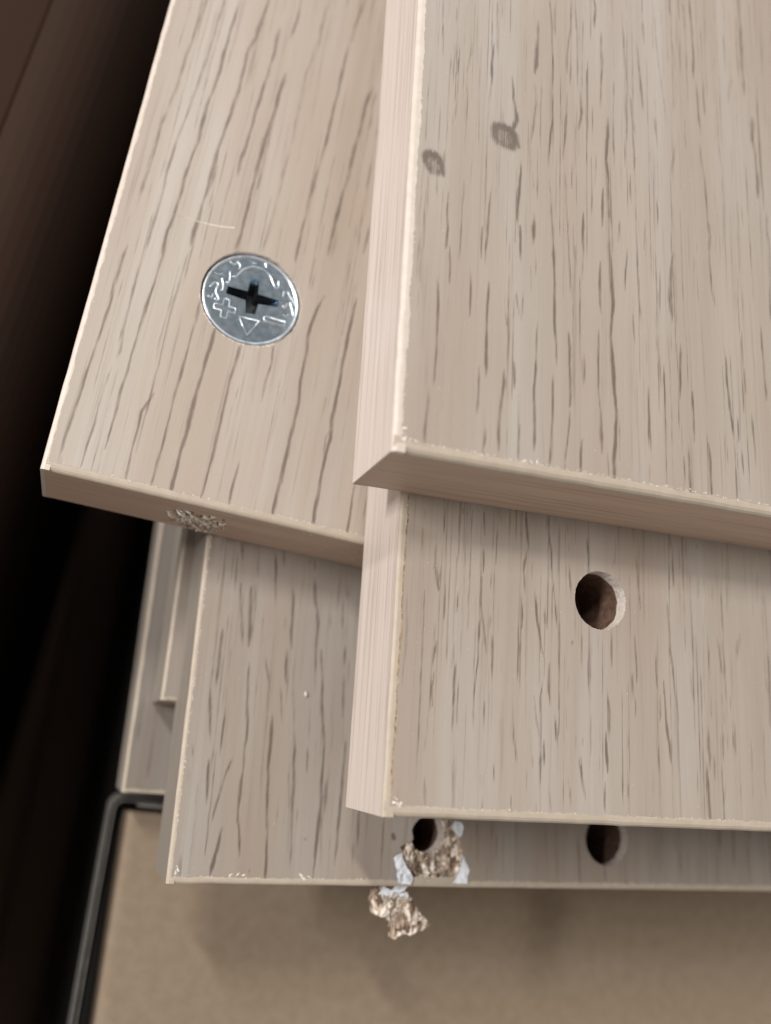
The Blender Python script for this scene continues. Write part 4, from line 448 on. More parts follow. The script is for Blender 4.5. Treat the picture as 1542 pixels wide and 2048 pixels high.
def edge_flakes(parent, bwl, bwf, L, W, nl, nf, seed, smax=0.28):
    r = random.Random(seed); pts = []
    for _ in range(nl): pts.append((bwl + r.gauss(0.02, 0.08), r.uniform(0.5, L), 0.0))
    for _ in range(nf): pts.append((r.uniform(1, W), bwf + r.gauss(0.02, 0.09), 0.0))
    return flakes(parent, pts, 0.05, smax * 0.8, FLAKE, 'chipped_edge', seed)

def dust(parent, x0, y0, x1, y1, n, seed, avoid=None):
    r = random.Random(seed); pts = []
    while len(pts) < n:
        q = (r.uniform(x0, x1), r.uniform(y0, y1), 0.0)
        if avoid and any(math.hypot(q[0] - c[0], q[1] - c[1]) < c[2] for c in avoid): continue
        pts.append(q)
    return flakes(parent, pts, 0.03, 0.085, DUST, 'dust', seed, 0.02, 0.6)

def drilled_hole(parent, poly, depth, top_mat, pale, name='dowel_hole', floor_mat=None):
    """wall and bottom of a hole, pale surface layer painted as lit over a core painted as shaded"""
    n = len(poly); c = np.mean(poly, 0); V = []; F = []; mi = []
    zs = [-0.02, -0.25, -pale * 0.6, -pale, -pale - 0.25, -depth * 0.6, -depth]
    r = random.Random(n)
    for k, z in enumerate(zs):
        for (x, y) in poly:
            s = 1 + (0 if k == 0 else r.uniform(-0.012, 0.004))
            V.append((c[0] + (x - c[0]) * s, c[1] + (y - c[1]) * s, z + (r.uniform(-0.15, 0.15) if 2 <= k <= 4 else 0)))
    for k in range(len(zs) - 1):
        for i in range(n):
            j = (i + 1) % n
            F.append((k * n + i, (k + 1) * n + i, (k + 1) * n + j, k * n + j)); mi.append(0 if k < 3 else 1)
    F.append(list(range((len(zs) - 1) * n, len(zs) * n))); mi.append(1)
    return mesh(name, V, F, [top_mat, floor_mat or HOLE_DARK], parent, False, mi)

def fine_strokes(n, x0, x1, y0, y1, seed, slope=0.0):
    r = random.Random(seed); out = []
    for _ in range(n):
        x = r.uniform(x0, x1); y = r.uniform(y0 - 5, y1); L = r.uniform(5, 26); w = r.uniform(0.16, 0.34); d = r.uniform(0.28, 0.55)
        out.append((w, d, x, y, x + slope * L * .5 + r.uniform(-.12, .12), y + L / 2, x + slope * L + r.uniform(-.15, .15), y + L))
    return out

def random_strokes(n, x0, x1, y0, y1, seed):
    r = random.Random(seed); out = []
    for _ in range(n):
        x = r.uniform(x0, x1); y = r.uniform(y0, y1); L = r.uniform(2, 14); w = r.uniform(0.25, 0.55); d = r.uniform(0.35, 0.75)
        k = r.uniform(-0.02, 0.02)
        out.append((w, d, x, y, x + k * L * 0.5 + r.uniform(-.1, .1), y + L / 2, x + k * L, y + L))
    return out

# ---------------------------------------------------------------- the setting: floor
def plank(x0, x1, mat, parent):
    y0, y1, z0, z1, b = -900, 1500, -20, 0, 2.5
    V = [(x0, y0, z0), (x1, y0, z0), (x1, y1, z0), (x0, y1, z0), (x0, y0, z1 - b), (x1, y0, z1 - b), (x1, y1, z1 - b), (x0, y1, z1 - b),
         (x0 + b, y0 + b, z1), (x1 - b, y0 + b, z1), (x1 - b, y1 - b, z1), (x0 + b, y1 - b, z1)]
    F = [(3, 2, 1, 0), (0, 1, 5, 4), (1, 2, 6, 5), (2, 3, 7, 6), (3, 0, 4, 7), (4, 5, 9, 8), (5, 6, 10, 9), (6, 7, 11, 10), (7, 4, 8, 11), (8, 9, 10, 11)]
    return mesh('floor_plank', V, F, mat, parent)
floor = bpy.data.objects.new('floor', None); col.objects.link(floor)
floor.location = (0, 0, -0.420); floor['kind'] = 'structure'
V, F = [(x, y, z) for z in (-40, -16) for x, y in ((-1200, -950), (1200, -950), (1200, 1550), (-1200, 1550))], [(3, 2, 1, 0), (4, 5, 6, 7), (0, 1, 5, 4), (1, 2, 6, 5), (2, 3, 7, 6), (3, 0, 4, 7)]
mesh('subfloor', V, F, FLOOR2, floor)
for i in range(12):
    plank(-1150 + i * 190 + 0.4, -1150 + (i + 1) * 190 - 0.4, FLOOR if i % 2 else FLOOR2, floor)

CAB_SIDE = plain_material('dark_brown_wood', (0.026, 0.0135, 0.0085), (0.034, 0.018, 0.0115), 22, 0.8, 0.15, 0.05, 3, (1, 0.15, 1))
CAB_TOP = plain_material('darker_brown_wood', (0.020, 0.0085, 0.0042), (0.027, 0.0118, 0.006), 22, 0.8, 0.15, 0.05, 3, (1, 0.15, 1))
def cabinet():
    c = empty('cabinet', (-28.2, 110, -420), math.radians(-4.5), 'dark brown cabinet edge at the far left, across a black gap', 'cabinet')
    y0, y1 = -420, 900
    def extrude(name, prof, y0, y1, mat):
        V = [(x, y, z) for y in (y0, y1) for x, z in prof]; n = len(prof)
        F = [(i, (i + 1) % n, n + (i + 1) % n, n + i) for i in range(n)] + [tuple(range(n))[::-1], tuple(range(n, 2 * n))]
        mesh(name, V, F, mat, c)
    arc = [(-1.6 + 17 * math.sin(a), 342.8 + 17 * math.cos(a)) for a in np.linspace(0, math.pi / 2, 14)]
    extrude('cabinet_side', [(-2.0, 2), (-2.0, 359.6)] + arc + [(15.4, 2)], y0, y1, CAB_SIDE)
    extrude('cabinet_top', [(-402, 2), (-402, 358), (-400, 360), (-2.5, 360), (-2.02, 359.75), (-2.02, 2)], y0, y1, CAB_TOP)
    V, F = [], []
    for (x0, x1) in ((-398, -3.0),):
        V = [(x, y, z) for z in (0.0, 1.98) for x, y in ((x0, y0 + 2), (x1, y0 + 2), (x1, y1 - 2), (x0, y1 - 2))]
        F = [(3, 2, 1, 0), (0, 1, 5, 4), (1, 2, 6, 5), (2, 3, 7, 6), (3, 0, 4, 7)]
    mesh('plinth', V, F, FLOOR, c)
cabinet()

# ---------------------------------------------------------------- dark base with its raised rim, and the tan board in it
base = empty('dark_base', (11.3, -12.6, -90), 0.0, 'dark base with a thin glossy rim curving round the tan board', 'base')
def sweep(path, prof, close=False):
    V = []; F = []; m = len(prof); n = len(path)
    for i in range(n):
        a = Vector(path[max(0, i - 1)]); b = Vector(path[min(n - 1, i + 1)]); t = (b - a).normalized(); nr = Vector((-t.y, t.x))
        for (u, z) in prof: V.append((path[i][0] + nr.x * u, path[i][1] + nr.y * u, z))
    for i in range(n - 1):
        for k in range(m):
            k2 = (k + 1) % m
            F.append((i * m + k, (i + 1) * m + k, (i + 1) * m + k2, i * m + k2))
    F.append(tuple(range(m))[::-1]); F.append(tuple((n - 1) * m + k for k in range(m)))
    return V, F
def corner_path(off, r):
    p = [(0.6 + off * 1.05, -160), (0.3 + off, -90), (0.0 + off, -40), (-0.3 + off, -14)]
    p += [(off - 0.4 + r * (1 - math.cos(a)), 1.9 - off - r + r * math.sin(a)) for a in np.linspace(0.0, math.pi / 2, 8)]
    p += [(off + 30, 1.9 - off), (off + 240, 2.6 - off)]
    return p
wall = [(-0.09, -12), (-0.09, -0.12), (-0.05, -0.04), (0.05, -0.04), (0.09, -0.12), (0.09, -12)]
for off, r in ((0.1, 2.6), (0.85, 1.9)):
    V, F = sweep(corner_path(off, r), wall)
    mesh('rim', V, F, RIMMAT, base, False)
def box(x0, y0, z0, x1, y1, z1):
    V = [(x, y, z) for z in (z0, z1) for x, y in ((x0, y0), (x1, y0), (x1, y1), (x0, y1))]
    F = [(3, 2, 1, 0), (4, 5, 6, 7), (0, 1, 5, 4), (1, 2, 6, 5), (2, 3, 7, 6), (3, 0, 4, 7)]
    return V, F
V, F = box(1.9, -160, -329.5, 245, 200, -9.0)
mesh('body', V, F, BLACK, base)
V, F = box(4.6, 0.15, -9.0, 11.5, 0.75, -0.9)
mesh('spacer', V, F, RIMMAT, base)
V, F = box(2.6, 4.0, -9.0, 240, 190, -0.03)
mesh('shelf', V, F, BLACK, base)

tan = empty('tan_board', (13.6, -13.4, -98.9), 0.0, 'plain tan board at the bottom, its left edge beside the thin dark rim', 'board')
def tan_mesh():
    us = [0.0, 0.25, 0.7, 1.3, 2.0, 3, 8, 230]; zz = [-2.4, -1.45, -0.7, -0.25, -0.05, 0, 0, 0]
    vs = [0.0, -0.12, -0.5, -1.2, -4] + list(np.linspace(-10, -140, 14)); zv = [-1.2, -0.4, -0.1, 0, 0] + [0] * 14
    V = []; F = []; m = len(us)
    sl = lambda v: 0.035 * -v
    for v, b in zip(vs, zv):
        V.append((sl(v), v, 0.0))
        V += [(u + sl(v), v, 6.9 + a + b) for u, a in zip(us, zz)]
        V.append((230 + sl(v), v, 0.0))
    M = m + 2
    for j in range(len(vs) - 1):
        for i in range(M - 1): F.append((j * M + i, (j + 1) * M + i, (j + 1) * M + i + 1, j * M + i + 1))
    F.append(tuple(range(M))); F.append(tuple((len(vs) - 1) * M + i for i in range(M))[::-1])
    return V, F
V, F = tan_mesh()
mesh('board_slab', V, F, TAN, tan, False)

flakes(tan, [(101, -33.5, 6.92)] + [(random.Random(i).uniform(4, 130), random.Random(i + 99).uniform(-60, -8), 6.92) for i in range(40)], 0.06, 0.2, DUST, 'dust', 91)

# ---------------------------------------------------------------- the stacked wood-effect boards
GROUP = 'stacked wood effect boards'
def panel(loc, yaw, label):
    return empty('wood_board', loc, yaw, label, 'board', GROUP)

# lowest panels, out of focus at the left
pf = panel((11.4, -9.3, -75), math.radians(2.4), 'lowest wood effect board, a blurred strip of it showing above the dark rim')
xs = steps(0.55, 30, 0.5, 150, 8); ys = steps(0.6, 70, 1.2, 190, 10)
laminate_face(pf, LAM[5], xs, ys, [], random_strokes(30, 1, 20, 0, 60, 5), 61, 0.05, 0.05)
band(pf, 'y', 0.03, 190, 0.55, 0.4, [BAND_SHADED, LIP], seed=62); band(pf, 'x', 0.55, 150, 0.6, 0.5, [BAND_X, LIP], seed=63)
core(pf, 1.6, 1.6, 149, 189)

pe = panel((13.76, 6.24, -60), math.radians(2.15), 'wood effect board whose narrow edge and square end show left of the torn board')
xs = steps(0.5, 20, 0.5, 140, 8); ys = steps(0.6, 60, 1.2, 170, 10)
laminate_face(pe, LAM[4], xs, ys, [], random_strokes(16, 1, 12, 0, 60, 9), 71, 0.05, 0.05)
band(pe, 'y', 0.03, 170, 0.5, 0.4, [BAND_SHADED, LIP], seed=72); band(pe, 'x', 0.55, 140, 0.6, 0.5, [BAND_X, LIP], seed=73)
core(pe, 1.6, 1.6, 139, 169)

# panel with the torn front corner hole
p3 = panel((17.5276, -19.1, -45), 0.05165, 'wood effect board with two drilled holes at its front edge, one torn open')
h_b = circle((71.75, 7.75), 4.1, 44, 0.02, 4)
tear = roughen(TEAR, 0.5, 0.12, 5)
# the torn outline takes in the lower half of the left hole
big_hole = tear
xs = steps(0.65, 112, 0.2, 150, 8); ys = steps(0.95, 60, 0.5, 190, 10)
dim = DIMPLE
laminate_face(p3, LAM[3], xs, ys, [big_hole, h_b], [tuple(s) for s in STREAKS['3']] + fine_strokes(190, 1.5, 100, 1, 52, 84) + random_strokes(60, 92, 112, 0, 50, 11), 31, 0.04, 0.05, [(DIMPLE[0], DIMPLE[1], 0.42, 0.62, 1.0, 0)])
band(p3, 'y', 0.03, 190, 0.65, 0.4, [BAND_SHADED, LIP], seed=32); band(p3, 'x', 0.55, 150, 0.95, 0.65, [BAND_X, LIP], seed=33)
core(p3, 1.6, 1.8, 149, 189)
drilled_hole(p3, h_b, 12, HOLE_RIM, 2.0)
# crater of broken chipboard, with the drilled hole going on down through it
def crater():
    r = random.Random(21)
    hole = circle(HOLE1, 2.95, 30, 0.04, 6)
    pa = np.array(tear); c = pa.mean(0)
    pts = list(tear) + list(hole)
    nt, nh = len(tear), len(hole)
    lo, hi = pa.min(0), pa.max(0); cand = np.column_stack([rng.uniform(lo[0], hi[0], 1500), rng.uniform(lo[1], hi[1], 1500)])
    shr = c + (pa - c) * 0.97
    ok = inside(cand, shr) & (np.hypot(cand[:, 0] - HOLE1[0], cand[:, 1] - HOLE1[1]) > 3.15)
    pts += [tuple(q) for q in cand[ok][:800]]
    uni = lambda q: (inside(q, pa) | (np.hypot(q[:, 0] - HOLE1[0], q[:, 1] - HOLE1[1]) < 3.0))
    V, F, ov = cdt(pts, [list(range(nt)), list(range(nt, nt + nh))], lambda q: inside(q, pa) & ~inside(q, hole))
    z = np.zeros(len(V))
    for i, q in enumerate(V):
        o = ov[i][0] if ov[i] else 999
        if o < nt: z[i] = -0.02
        else:
            d = min(np.hypot(*(pa - q).T).min(), 2.2)
            z[i] = -0.2 - 0.42 * d + r.gauss(0, 0.16) + 0.5 * noise.noise(Vector((q[0] * 1.1, q[1] * 1.1, 0)))
            z[i] = min(z[i], -0.06)
    mesh('torn_chipboard', np.column_stack([V, z]), F, PALE_CHIP, p3)
    dv = []; df = []
    n = len(hole); hv = hole
    zt = []
    for (x, y) in hole:
        k = int(np.argmin(np.hypot(V[:, 0] - x, V[:, 1] - y))); zt.append(z[k])
    V2 = [(x, y, t) for (x, y), t in zip(hole, zt)] + [(x, y, -3.2) for x, y in hole] + [(x, y, -13) for x, y in hole]
    F2 = [(k * n + i, (k + 1) * n + i, (k + 1) * n + (i + 1) % n, k * n + (i + 1) % n) for k in range(2) for i in range(n)] + [tuple(range(2 * n, 3 * n))]
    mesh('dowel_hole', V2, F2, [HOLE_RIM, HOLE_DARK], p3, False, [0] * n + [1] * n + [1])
    # splinters standing up in the crater
    Vs = []; Fs = []
    ids = [i for i in range(len(V)) if z[i] < -0.3]
    for _ in range(260):
        i = r.choice(ids); q = V[i]; a = r.uniform(0, 6.28); L = r.uniform(0.5, 1.7); w = r.uniform(0.06, 0.2); b = len(Vs)
        dx, dy = math.cos(a), math.sin(a); z0 = z[i] - 0.1; up = r.uniform(0.02, 0.4)
        e = np.array((q[0] + dx * L, q[1] + dy * L))
        if not inside([e], shr)[0] or math.hypot(e[0] - HOLE1[0], e[1] - HOLE1[1]) < 2.95: continue
        Vs += [(q[0] - dy * w, q[1] + dx * w, z0), (q[0] + dy * w, q[1] - dx * w, z0), (e[0] + dy * w * .5, e[1] - dx * w * .5, z0 + up), (e[0] - dy * w * .5, e[1] + dx * w * .5, z0 + up * .8), (q[0] + dx * L * .5, q[1] + dy * L * .5, z0 + up * .5 + w)]
        Fs += [(b, b + 1, b + 4), (b + 1, b + 2, b + 4), (b + 2, b + 3, b + 4), (b + 3, b, b + 4)]
    mesh('splinter', Vs, Fs, PALE_CHIP, p3, kind='stuff')
crater()
def flap(poly, seed, lift, parent, name='torn_paper', z0=0.03):
    pl = roughen(poly, 0.5, 0.07, seed); pa = np.array(pl); lo, hi = pa.min(0), pa.max(0); r = np.random.default_rng(seed)
    cand = np.column_stack([r.uniform(lo[0], hi[0], 120), r.uniform(lo[1], hi[1], 120)]); cand = cand[inside(cand, pa.mean(0) + (pa - pa.mean(0)) * 0.9)]
    V, F, ov = cdt([tuple(q) for q in pl] + [tuple(q) for q in cand], [list(range(len(pl)))], lambda q: inside(q, pa))
    c = pa.mean(0)
    z = [z0 + lift * (0.3 + 0.7 * abs(noise.noise(Vector((q[0] * 0.9 + seed, q[1] * 0.9, 0.3)))) * 1.6) for q in V]
    n = len(V)
    VV = np.concatenate([np.column_stack([V, z]), np.column_stack([V, np.array(z) - 0.03])])
    FF = F.tolist() + [[n + k for k in f[::-1]] for f in F.tolist()]
    return mesh(name, VV, FF, PAPER, parent)
for i, f in enumerate(FLAPS): flap(f, 40 + i, (0.5, 0.35, 0.25)[i], p3)
edge_flakes(p3, 0.65, 0.95, 52, 110, 160, 260, 34)
flakes(p3, [(1.2, 1.4, 0), (1.5, 1.9, 0), (1.3, 2.3, 0), (9.0, 1.3, 0.0), (10.0, 1.35, 0), (10.9, 1.3, 0), (19.6, 1.2, 0), (20.6, 1.25, 0)], 0.3, 0.7, FLAKE, 'edge_chip', 35)
dust(p3, 2, 2, 88, 48, 320, 36)

# panel with the cam lock
p2 = panel((-9.6231, 32.3517, -30), -0.0378546, 'wood effect board holding the round metal cam lock, beside the black gap')
CC = (22.13, 33.07)
pocket = circle(CC, 7.58, 72, 0.015, 8)
xs = steps(0.7, 50, 0.2, 118, 8); ys = steps(1.2, 112, 0.45, 200, 10)
laminate_face(p2, LAM[1], xs, ys, [pocket], [tuple(s) for s in STREAKS['2']] + fine_strokes(110, 1.5, 48, 1, 100, 83, 0.0) + random_strokes(25, 1, 48, 97, 112, 12), 41, 0.06, 0.06)
band(p2, 'y', 0.03, 200, 0.7, 0.45, [BAND_Y, CREAM], seed=42)
xa, xb = 10.2, 22.5
eh = EDGEHOLE
xa = min(q[0] for q in eh) - 1.0; xb = max(q[0] for q in eh) + 1.0
band(p2, 'x', 0.55, 118, 1.2, 0.8, [BAND_X, LIP], seed=43, gap=(xa, xb), wob=0.0)
core(p2, 1.6, 1.8, 117, 199)
drilled_hole(p2, pocket, 11.5, HOLE_RIM, 2.0, 'cam_pocket')
def edge_tear():
    r = random.Random(17); lo = -T + 0.25; hi = -0.83
    hole = roughen([(x, max(z, lo + 0.35)) for x, z in eh], 0.35, 0.10, 18)
    hole = [(x, min(max(z, lo + 0.15), hi - 0.2)) for x, z in hole]
    rect = [(xa, lo), (xb, lo), (xb, hi), (xa, hi)]
    V, F, ov = cdt(rect + hole, [[0, 1, 2, 3], list(range(4, 4 + len(hole)))], lambda q: ~inside(q, hole))
    mesh('edge_band', [(x, 0, z) for x, z in V], F, BAND_X, p2)
    # ragged pocket behind the hole: fibres nearly flush on its right, open and dark on its left
    pa = np.array(hole); c = pa.mean(0)
    cand = np.column_stack([rng.uniform(pa[:, 0].min(), pa[:, 0].max(), 500), rng.uniform(pa[:, 1].min(), pa[:, 1].max(), 500)])
    cand = cand[inside(cand, c + (pa - c) * 0.93)][:260]
    V, F, ov = cdt([tuple(q) for q in hole] + [tuple(q) for q in cand], [list(range(len(hole)))], lambda q: inside(q, hole))
    x0, x1 = pa[:, 0].min(), pa[:, 0].max(); zt = pa[:, 1].max()
    Y = []
    for i, q in enumerate(V):
        o = ov[i][0] if ov[i] else 999
        u = (q[0] - x0) / (x1 - x0)
        if o < len(hole): Y.append(0.02)
        else:
            deep = 2.6 * max(0, 1 - abs(u - 0.28) / 0.30) * max(0.0, min(1.0, 1 - (zt - q[1]) / 2.6))
            Y.append(0.1 + deep - 0.55 * max(0, u - 0.35) + r.gauss(0, 0.22))
    mi = [1 if np.mean([Y[k] for k in f]) > 0.9 else 0 for f in F]  # deep faces take the dark material as painted cavity shade
    mesh('torn_chipboard', [(q[0], y, q[1]) for q, y in zip(V, Y)], F, [PALE_CHIP, HOLE_DARK], p2, False, mi)
    Vs = []; Fs = []
    for i in range(90):
        u = r.uniform(0.0, 1.0); x = x0 + u * (x1 - x0); zc = np.interp(u, [0, .15, .5, 0.8, 1], [pa[0, 1], -5.2, -8, -9, -9.2]) + r.uniform(-1.4, 1.6)
        if not inside([(x, zc)], hole)[0]: continue
        a = r.uniform(-0.9, 0.9); L = r.uniform(0.4, 1.3); w = r.uniform(0.05, 0.16); b = len(Vs); o = r.uniform(0.1, 0.7)
        Vs += [(x, 0.15, zc - w), (x, 0.15, zc + w), (x + L * math.cos(a), -o, zc + L * math.sin(a) * 0.6), (x + L * .4, -o * 0.9, zc + w * 1.5)]
        Fs += [(b, b + 1, b + 3), (b, b + 3, b + 2), (b + 1, b + 2, b + 3), (b, b + 2, b + 1)]
    mesh('fibre_tuft', Vs, Fs, DUST, p2, kind='stuff')
edge_tear()
re_ = random.Random(61)
flakes(p2, [(r0, -0.02, z0) for r0, z0 in [(re_.uniform(30, 53), re_.uniform(-13, -1.5)) for _ in range(34)]], 0.08, 0.2, DUST, 'edge_dust', 62)
edge_flakes(p2, 0.7, 1.2, 100, 52, 150, 260, 44, 0.22)
def scratch(parent, pts):
    P = [Vector((x, y)) for x, y in pts]
    for _ in range(2):
        Q = [P[0]]
        for a, b in zip(P[:-1], P[1:]): Q += [a.lerp(b, .25), a.lerp(b, .75)]
        P = Q + [P[-1]]
    V = []; F = []; n = len(P); r = random.Random(6)
    for i, q in enumerate(P):
        t = (P[min(n - 1, i + 1)] - P[max(0, i - 1)]).normalized(); nr = Vector((-t.y, t.x)); w = (0.02 + 0.10 * i / n) * r.uniform(0.6, 1.2)
        V += [(q.x - nr.x * w, q.y - nr.y * w, 0.012), (q.x, q.y, 0.045), (q.x + nr.x * w, q.y + nr.y * w, 0.012)]
    for i in range(n - 1):
        for k in range(2): F.append((3 * i + k, 3 * i + k + 1, 3 * i + k + 4, 3 * i + k + 3))
    return mesh('scratch', V, F, FLAKE, parent)
scratch(p2, SCRATCH)
r_ = random.Random(5)
ring = [(CC[0] + 7.7 * math.cos(a), CC[1] + 7.7 * math.sin(a), 0) for a in [r_.uniform(-2.9, -0.9) for _ in range(60)]]
flakes(p2, ring, 0.08, 0.34, FLAKE, 'chipped_pocket_edge', 45)
dust(p2, 2, 2, 48, 96, 300, 46, [(CC[0], CC[1], 8)])

# panel with the single drilled hole
p1 = panel((37.6195, -5.8433, -15), 0.051787, 'wood effect board with one clean drilled hole, directly under the topmost board')
h_c = circle((30.35, 29.69), 4.12, 56, 0.02, 9)
xs = steps(0.95, 70, 0.18, 150, 8); ys = steps(1.35, 56, 0.45, 190, 10)
laminate_face(p1, LAM[2], xs, ys, [h_c], [tuple(s) for s in STREAKS['1']] + fine_strokes(170, 1.5, 62, 1, 52, 82) + random_strokes(40, 59, 70, 0, 50, 13), 51, 0.06, 0.06)
band(p1, 'y', 0.03, 190, 0.95, 0.4, [BAND_Y, LIP], seed=52); band(p1, 'x', 0.22, 150, 1.35, 1.0, [BAND_X, LIP], seed=53)
core(p1, 1.7, 2.0, 149, 189)
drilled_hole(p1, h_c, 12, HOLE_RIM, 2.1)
def glue_line(parent, x, y0, y1, seed):
    n = int((y1 - y0) / 0.4); ys = np.linspace(y0, y1, n); w = smooth_rand(n, 2, 0.06, seed) + smooth_rand(n, 9, 0.05, seed + 1); t = 0.05 + 0.05 * np.abs(smooth_rand(n, 3, 1, seed + 2))
    V = []; F = []
    for i in range(n): V += [(x + w[i] - t[i], ys[i], 0.012), (x + w[i] + t[i], ys[i], 0.012)]
    for i in range(n - 1): F.append((2 * i, 2 * i + 1, 2 * i + 3, 2 * i + 2))
    return mesh('glue_line', V, F, GLUE, parent)
glue_line(p1, 1.0, 2, 56, 54)
edge_flakes(p1, 0.95, 1.35, 52, 62, 70, 230, 55, 0.2)
flakes(p1, [(1.5, 1.7, 0), (1.7, 2.1, 0.05), (1.4, 2.3, 0.05), (1.9, 1.6, 0), (2.3, 1.55, 0)], 0.25, 0.55, FLAKE, 'edge_chip', 56)
dust(p1, 2, 2, 60, 52, 330, 57, [(30.35, 29.69, 4.6)])
hr = random.Random(3)
flakes(p1, [(30.35 + 4.16 * math.cos(a), 29.69 + 4.16 * math.sin(a), 0) for a in [hr.uniform(0, 6.28) for _ in range(46)]], 0.05, 0.16, FLAKE, 'chipped_hole_edge', 58)

# topmost panel
p0 = panel((28.6872, 34.3203, 0), 0.05619, 'topmost wood effect board, with two small dark knots near its left edge')
xs = steps(1.15, 70, 0.18, 150, 8); ys = steps(1.45, 100, 0.42, 190, 10)
laminate_face(p0, LAM[0], xs, ys, [], [tuple(s) for s in STREAKS['0']] + fine_strokes(230, 1.5, 62, 1, 95, 81) + random_strokes(60, 59, 70, 0, 100, 14) + random_strokes(40, 1, 60, 88, 100, 15), 21, 0.07, 0.06, KNOTS)
band(p0, 'y', 0.03, 190, 1.15, 0.55, [BAND_Y, CREAM], seed=22); band(p0, 'x', 0.22, 150, 1.45, 1.1, [BAND_X, LIP], seed=23)
core(p0, 1.7, 2.1, 149, 189)
edge_flakes(p0, 1.18, 1.5, 95, 62, 190, 330, 24, 0.26)
flakes(p0, [(1.3, 1.6, 0), (1.55, 1.75, 0), (1.4, 2.3, 0.05), (1.35, 2.9, 0.05), (2.1, 1.7, 0), (2.7, 1.65, 0), (16.9, 1.6, 0), (17.8, 1.65, 0), (18.6, 1.7, 0), (0.35, 1.0, -0.3), (0.2, 1.3, -0.6)], 0.25, 0.6, FLAKE, 'edge_chip', 25)
dust(p0, 2, 2, 60, 92, 380, 26)

# ---------------------------------------------------------------- cam lock
lock = empty('cam_lock', (0, 0, 0), 0, 'round silvery metal cam lock with a cross slot, set flush in a board', 'cam lock')
M2 = Matrix.Translation(Vector((-9.6231, 32.3517, -30))) @ Matrix.Rotation(-0.0378546, 4, 'Z')
lock.location = (M2 @ Vector((CC[0], CC[1], -0.40))) * MM
lock.rotation_euler = (0, 0, -0.0378546)
def lock_face():
    out = circle((0, 0), 6.85, 64); pa = np.array(SLOT)
    pts = out + [tuple(q) for q in SLOT]; n = len(out); m = len(SLOT)
    V, F, ov = cdt(pts, [list(range(n)), list(range(n, n + m))], lambda q: ~inside(q, pa))
    V3 = [(x, y, -0.02) for x, y in V]
    global disc
    disc = mesh('face_disc', V3, F, METAL, lock)
    c = pa.mean(0); sl = [tuple(q) for q in pa]
    a2 = np.sum(pa[:, 0] * np.roll(pa[:, 1], -1) - np.roll(pa[:, 0], -1) * pa[:, 1])
    k1 = pa; k2 = c + (pa - c) * 0.84; k3 = c + (pa - c) * 0.62
    V = [(x, y, -0.02) for x, y in k1] + [(x, y, -0.9) for x, y in k2] + [(x, y, -3.2) for x, y in k3]
    F = [(k * m + i, k * m + (i + 1) % m, (k + 1) * m + (i + 1) % m, (k + 1) * m + i) for k in range(2) for i in range(m)] + [tuple(range(2 * m, 3 * m))]
    mesh('cross_slot', V, F, [METAL, SLOT_DARK], lock, False, [0] * m + [1] * m + [1])
    prof = [(6.82, -0.03), (6.95, 0.07), (7.1, 0.11), (7.24, 0.07), (7.33, -0.08), (7.36, -0.3), (7.36, -9)]
    N = 96; V = []; F = []
    for i in range(N):
        a = 2 * math.pi * i / N
        V += [(r * math.cos(a), r * math.sin(a), z) for r, z in prof]
    k = len(prof)
    for i in range(N):
        j = (i + 1) % N
        F += [(i * k + q, i * k + q + 1, j * k + q + 1, j * k + q) for q in range(k - 1)]
    mesh('rim', V, F, MARK, lock, True)
lock_face()
def bead(pts, closed, rad):
    P = [Vector((x, y, 0)) for x, y in pts]
    if not closed:   # round the corners of free strokes
        for _ in range(2):
            Q = [P[0]]
            for a, b in zip(P[:-1], P[1:]): Q += [a.lerp(b, .25), a.lerp(b, .75)]
            P = Q + [P[-1]]
    n = len(P); V = []; F = []; K = 5
    for i in range(n):
        a = P[(i - 1) % n] if closed or i else P[0]; b = P[(i + 1) % n] if closed or i < n - 1 else P[-1]
        t = (b - a).normalized() if (b - a).length else Vector((1, 0, 0)); nr = Vector((-t.y, t.x, 0))
        e = 1.0 if closed or 0 < i < n - 1 else 0.5
        for k in range(K):
            an = math.pi * k / (K - 1)
            q = P[i] + nr * rad * e * math.cos(an); V.append((q.x, q.y, -0.03 + rad * e * 0.85 * math.sin(an)))
    for i in range(n if closed else n - 1):
        j = (i + 1) % n
        F += [(i * K + k, j * K + k, j * K + k + 1, i * K + k + 1) for k in range(K - 1)]
    return V, F
for nm, closed, pts in MARKS:
    V, F = bead(pts, bool(closed), 0.15)
    mesh(nm, V, F, MARK, disc, True)

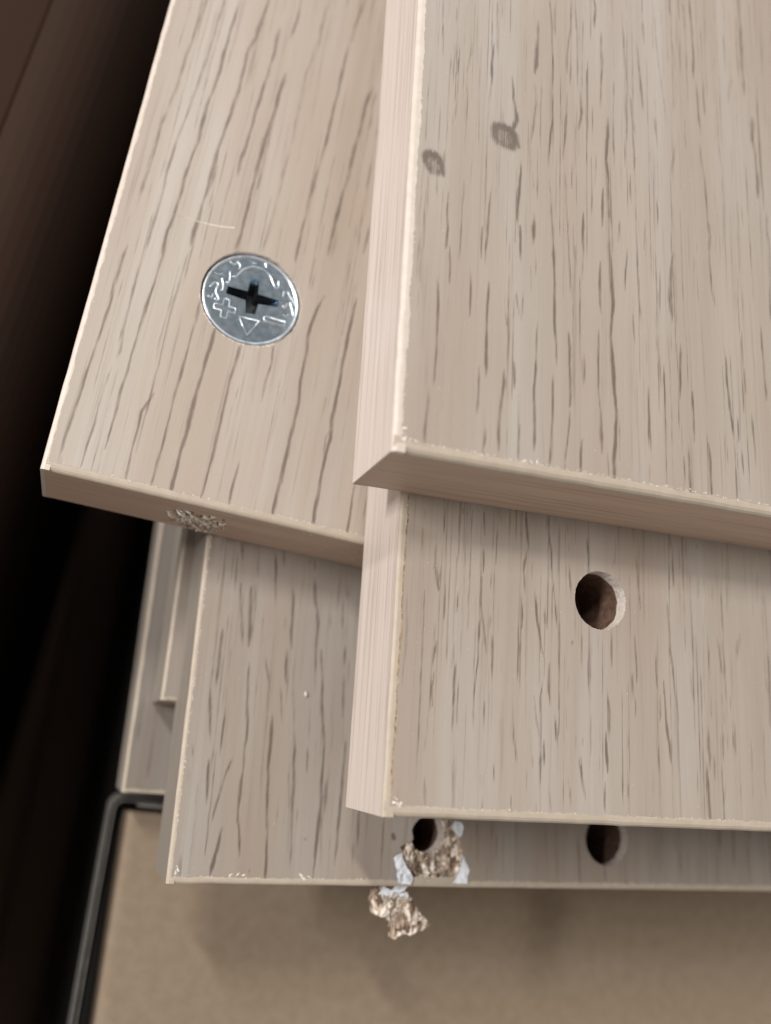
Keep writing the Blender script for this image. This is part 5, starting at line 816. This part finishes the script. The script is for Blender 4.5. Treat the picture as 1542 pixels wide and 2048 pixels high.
# ---------------------------------------------------------------- torn chipboard fragment hanging off the edge, and a crumb
def fragment():
    fr = empty('chipboard_fragment', (0, 0, 0), 0, 'ragged chipboard fragment hanging by white paper from the torn front edge', 'fragment')
    M3 = Matrix.Translation(Vector((17.5276, -19.1, -45))) @ Matrix.Rotation(0.05165, 4, 'Z')
    pa = np.array(FRAG); c = pa.mean(0)
    fr.location = (M3 @ Vector((c[0], c[1], -4.0))) * MM; fr.rotation_euler = (0, 0, 0.05165)
    out = roughen(FRAG, 0.4, 0.12, 71); pa = np.array(out); r = random.Random(72)
    cand = np.column_stack([rng.uniform(pa[:, 0].min(), pa[:, 0].max(), 500), rng.uniform(pa[:, 1].min(), pa[:, 1].max(), 500)])
    cand = cand[inside(cand, pa.mean(0) + (pa - pa.mean(0)) * 0.92)][:330]
    V, F, ov = cdt([tuple(q) for q in out] + [tuple(q) for q in cand], [list(range(len(out)))], lambda q: inside(q, pa))
    n = len(V); z = []
    for i, q in enumerate(V):
        d = np.hypot(*(pa - q).T).min(); z.append(0.9 + min(d, 1.0) * 0.5 + r.gauss(0, 0.15))
    zb = [-0.9 - abs(r.gauss(0, 0.25)) for _ in range(n)]
    nb = len(out); inv = {(o[0] if o else -1): i for i, o in enumerate(ov)}
    VV = [(q[0] - c[0], q[1] - c[1], a) for q, a in zip(V, z)] + [(q[0] - c[0], q[1] - c[1], a) for q, a in zip(V, zb)]
    FF = F.tolist() + [[n + k for k in f[::-1]] for f in F.tolist()]
    for i in range(nb):
        a, b = inv[i], inv[(i + 1) % nb]; FF.append((a, b, n + b, n + a))
    mesh('chip_body', VV, FF, PALE_CHIP, fr)
    Vs = []; Fs = []
    for _ in range(200):
        i = r.randrange(n); q = V[i] - c; a = r.gauss(1.2, 0.5); L = r.uniform(0.5, 1.7); w = r.uniform(0.05, 0.16); b = len(Vs); dx, dy = math.cos(a), math.sin(a); z0 = z[i]; up = r.uniform(0.05, 0.4)
        e = (q[0] + dx * L, q[1] + dy * L)
        if not inside([(e[0] + c[0], e[1] + c[1])], pa)[0]: continue
        Vs += [(q[0] - dy * w, q[1] + dx * w, z0 - .2), (q[0] + dy * w, q[1] - dx * w, z0 - .2), (e[0] + dy * w * .5, e[1] - dx * w * .5, z0 + up), (e[0] - dy * w * .5, e[1] + dx * w * .5, z0 + up * .8), ((q[0] + e[0]) / 2, (q[1] + e[1]) / 2, z0 + up * .5 + w)]
        Fs += [(b, b + 1, b + 4), (b + 1, b + 2, b + 4), (b + 2, b + 3, b + 4), (b + 3, b, b + 4)]
    mesh('splinter', Vs, Fs, PALE_CHIP, fr, kind='stuff')
    # the paper strap from the panel's edge down to the fragment
    sp = [(q[0] - c[0], q[1] - c[1]) for q in STRAP]
    o = flap(sp, 75, 0.5, fr, 'paper_strap', 3.2)
    for v in o.data.vertices:
        t = min(1, max(0, (0.9 * MM - (v.co.y + c[1] * MM)) / (1.6 * MM)))
        v.co.z += (1.0 - 2.4 * t) * MM
    top = [(q[0] - c[0], q[1] - c[1]) for q in STRAP]
    cap = [q for q in np.array(FRAG)[:5] - c]
    capo = [tuple(q) for q in cap] + [(cap[4][0] + 0.3, cap[4][1] - 0.9), (cap[2][0], cap[2][1] - 1.0), (cap[0][0] + 0.6, cap[0][1] - 1.3), (cap[0][0] - 0.8, cap[0][1] - 1.2)]
    flap(capo, 76, 0.35, fr, 'paper_patch', 1.3)
fragment()

def crumb(name, pos, size, label, seed):
    o = empty(name, pos, 0.3, label, 'crumb')
    r = random.Random(seed); V = []; F = []
    for k in range(4):
        for i in range(7):
            a = 6.283 * i / 7; s = (0.55, 1.0, 0.9, 0.35)[k] * r.uniform(0.8, 1.15)
            V.append((size * 0.45 * s * math.cos(a), size * s * math.sin(a), size * (0, 0.3, 0.7, 1.0)[k]))
    for k in range(3):
        for i in range(7): F.append((k * 7 + i, k * 7 + (i + 1) % 7, (k + 1) * 7 + (i + 1) % 7, (k + 1) * 7 + i))
    F.append(tuple(range(21, 28))); F.append(tuple(range(7))[::-1])
    mesh('crumb_body', V, F, FLAKE, o)
M3 = Matrix.Translation(Vector((17.5276, -19.1, -45))) @ Matrix.Rotation(0.05165, 4, 'Z')
crumb('wood_crumb', M3 @ Vector((CRUMB[0], CRUMB[1], 0.01)), 0.48, 'tiny pale crumb lying alone on the board with the torn hole', 4)
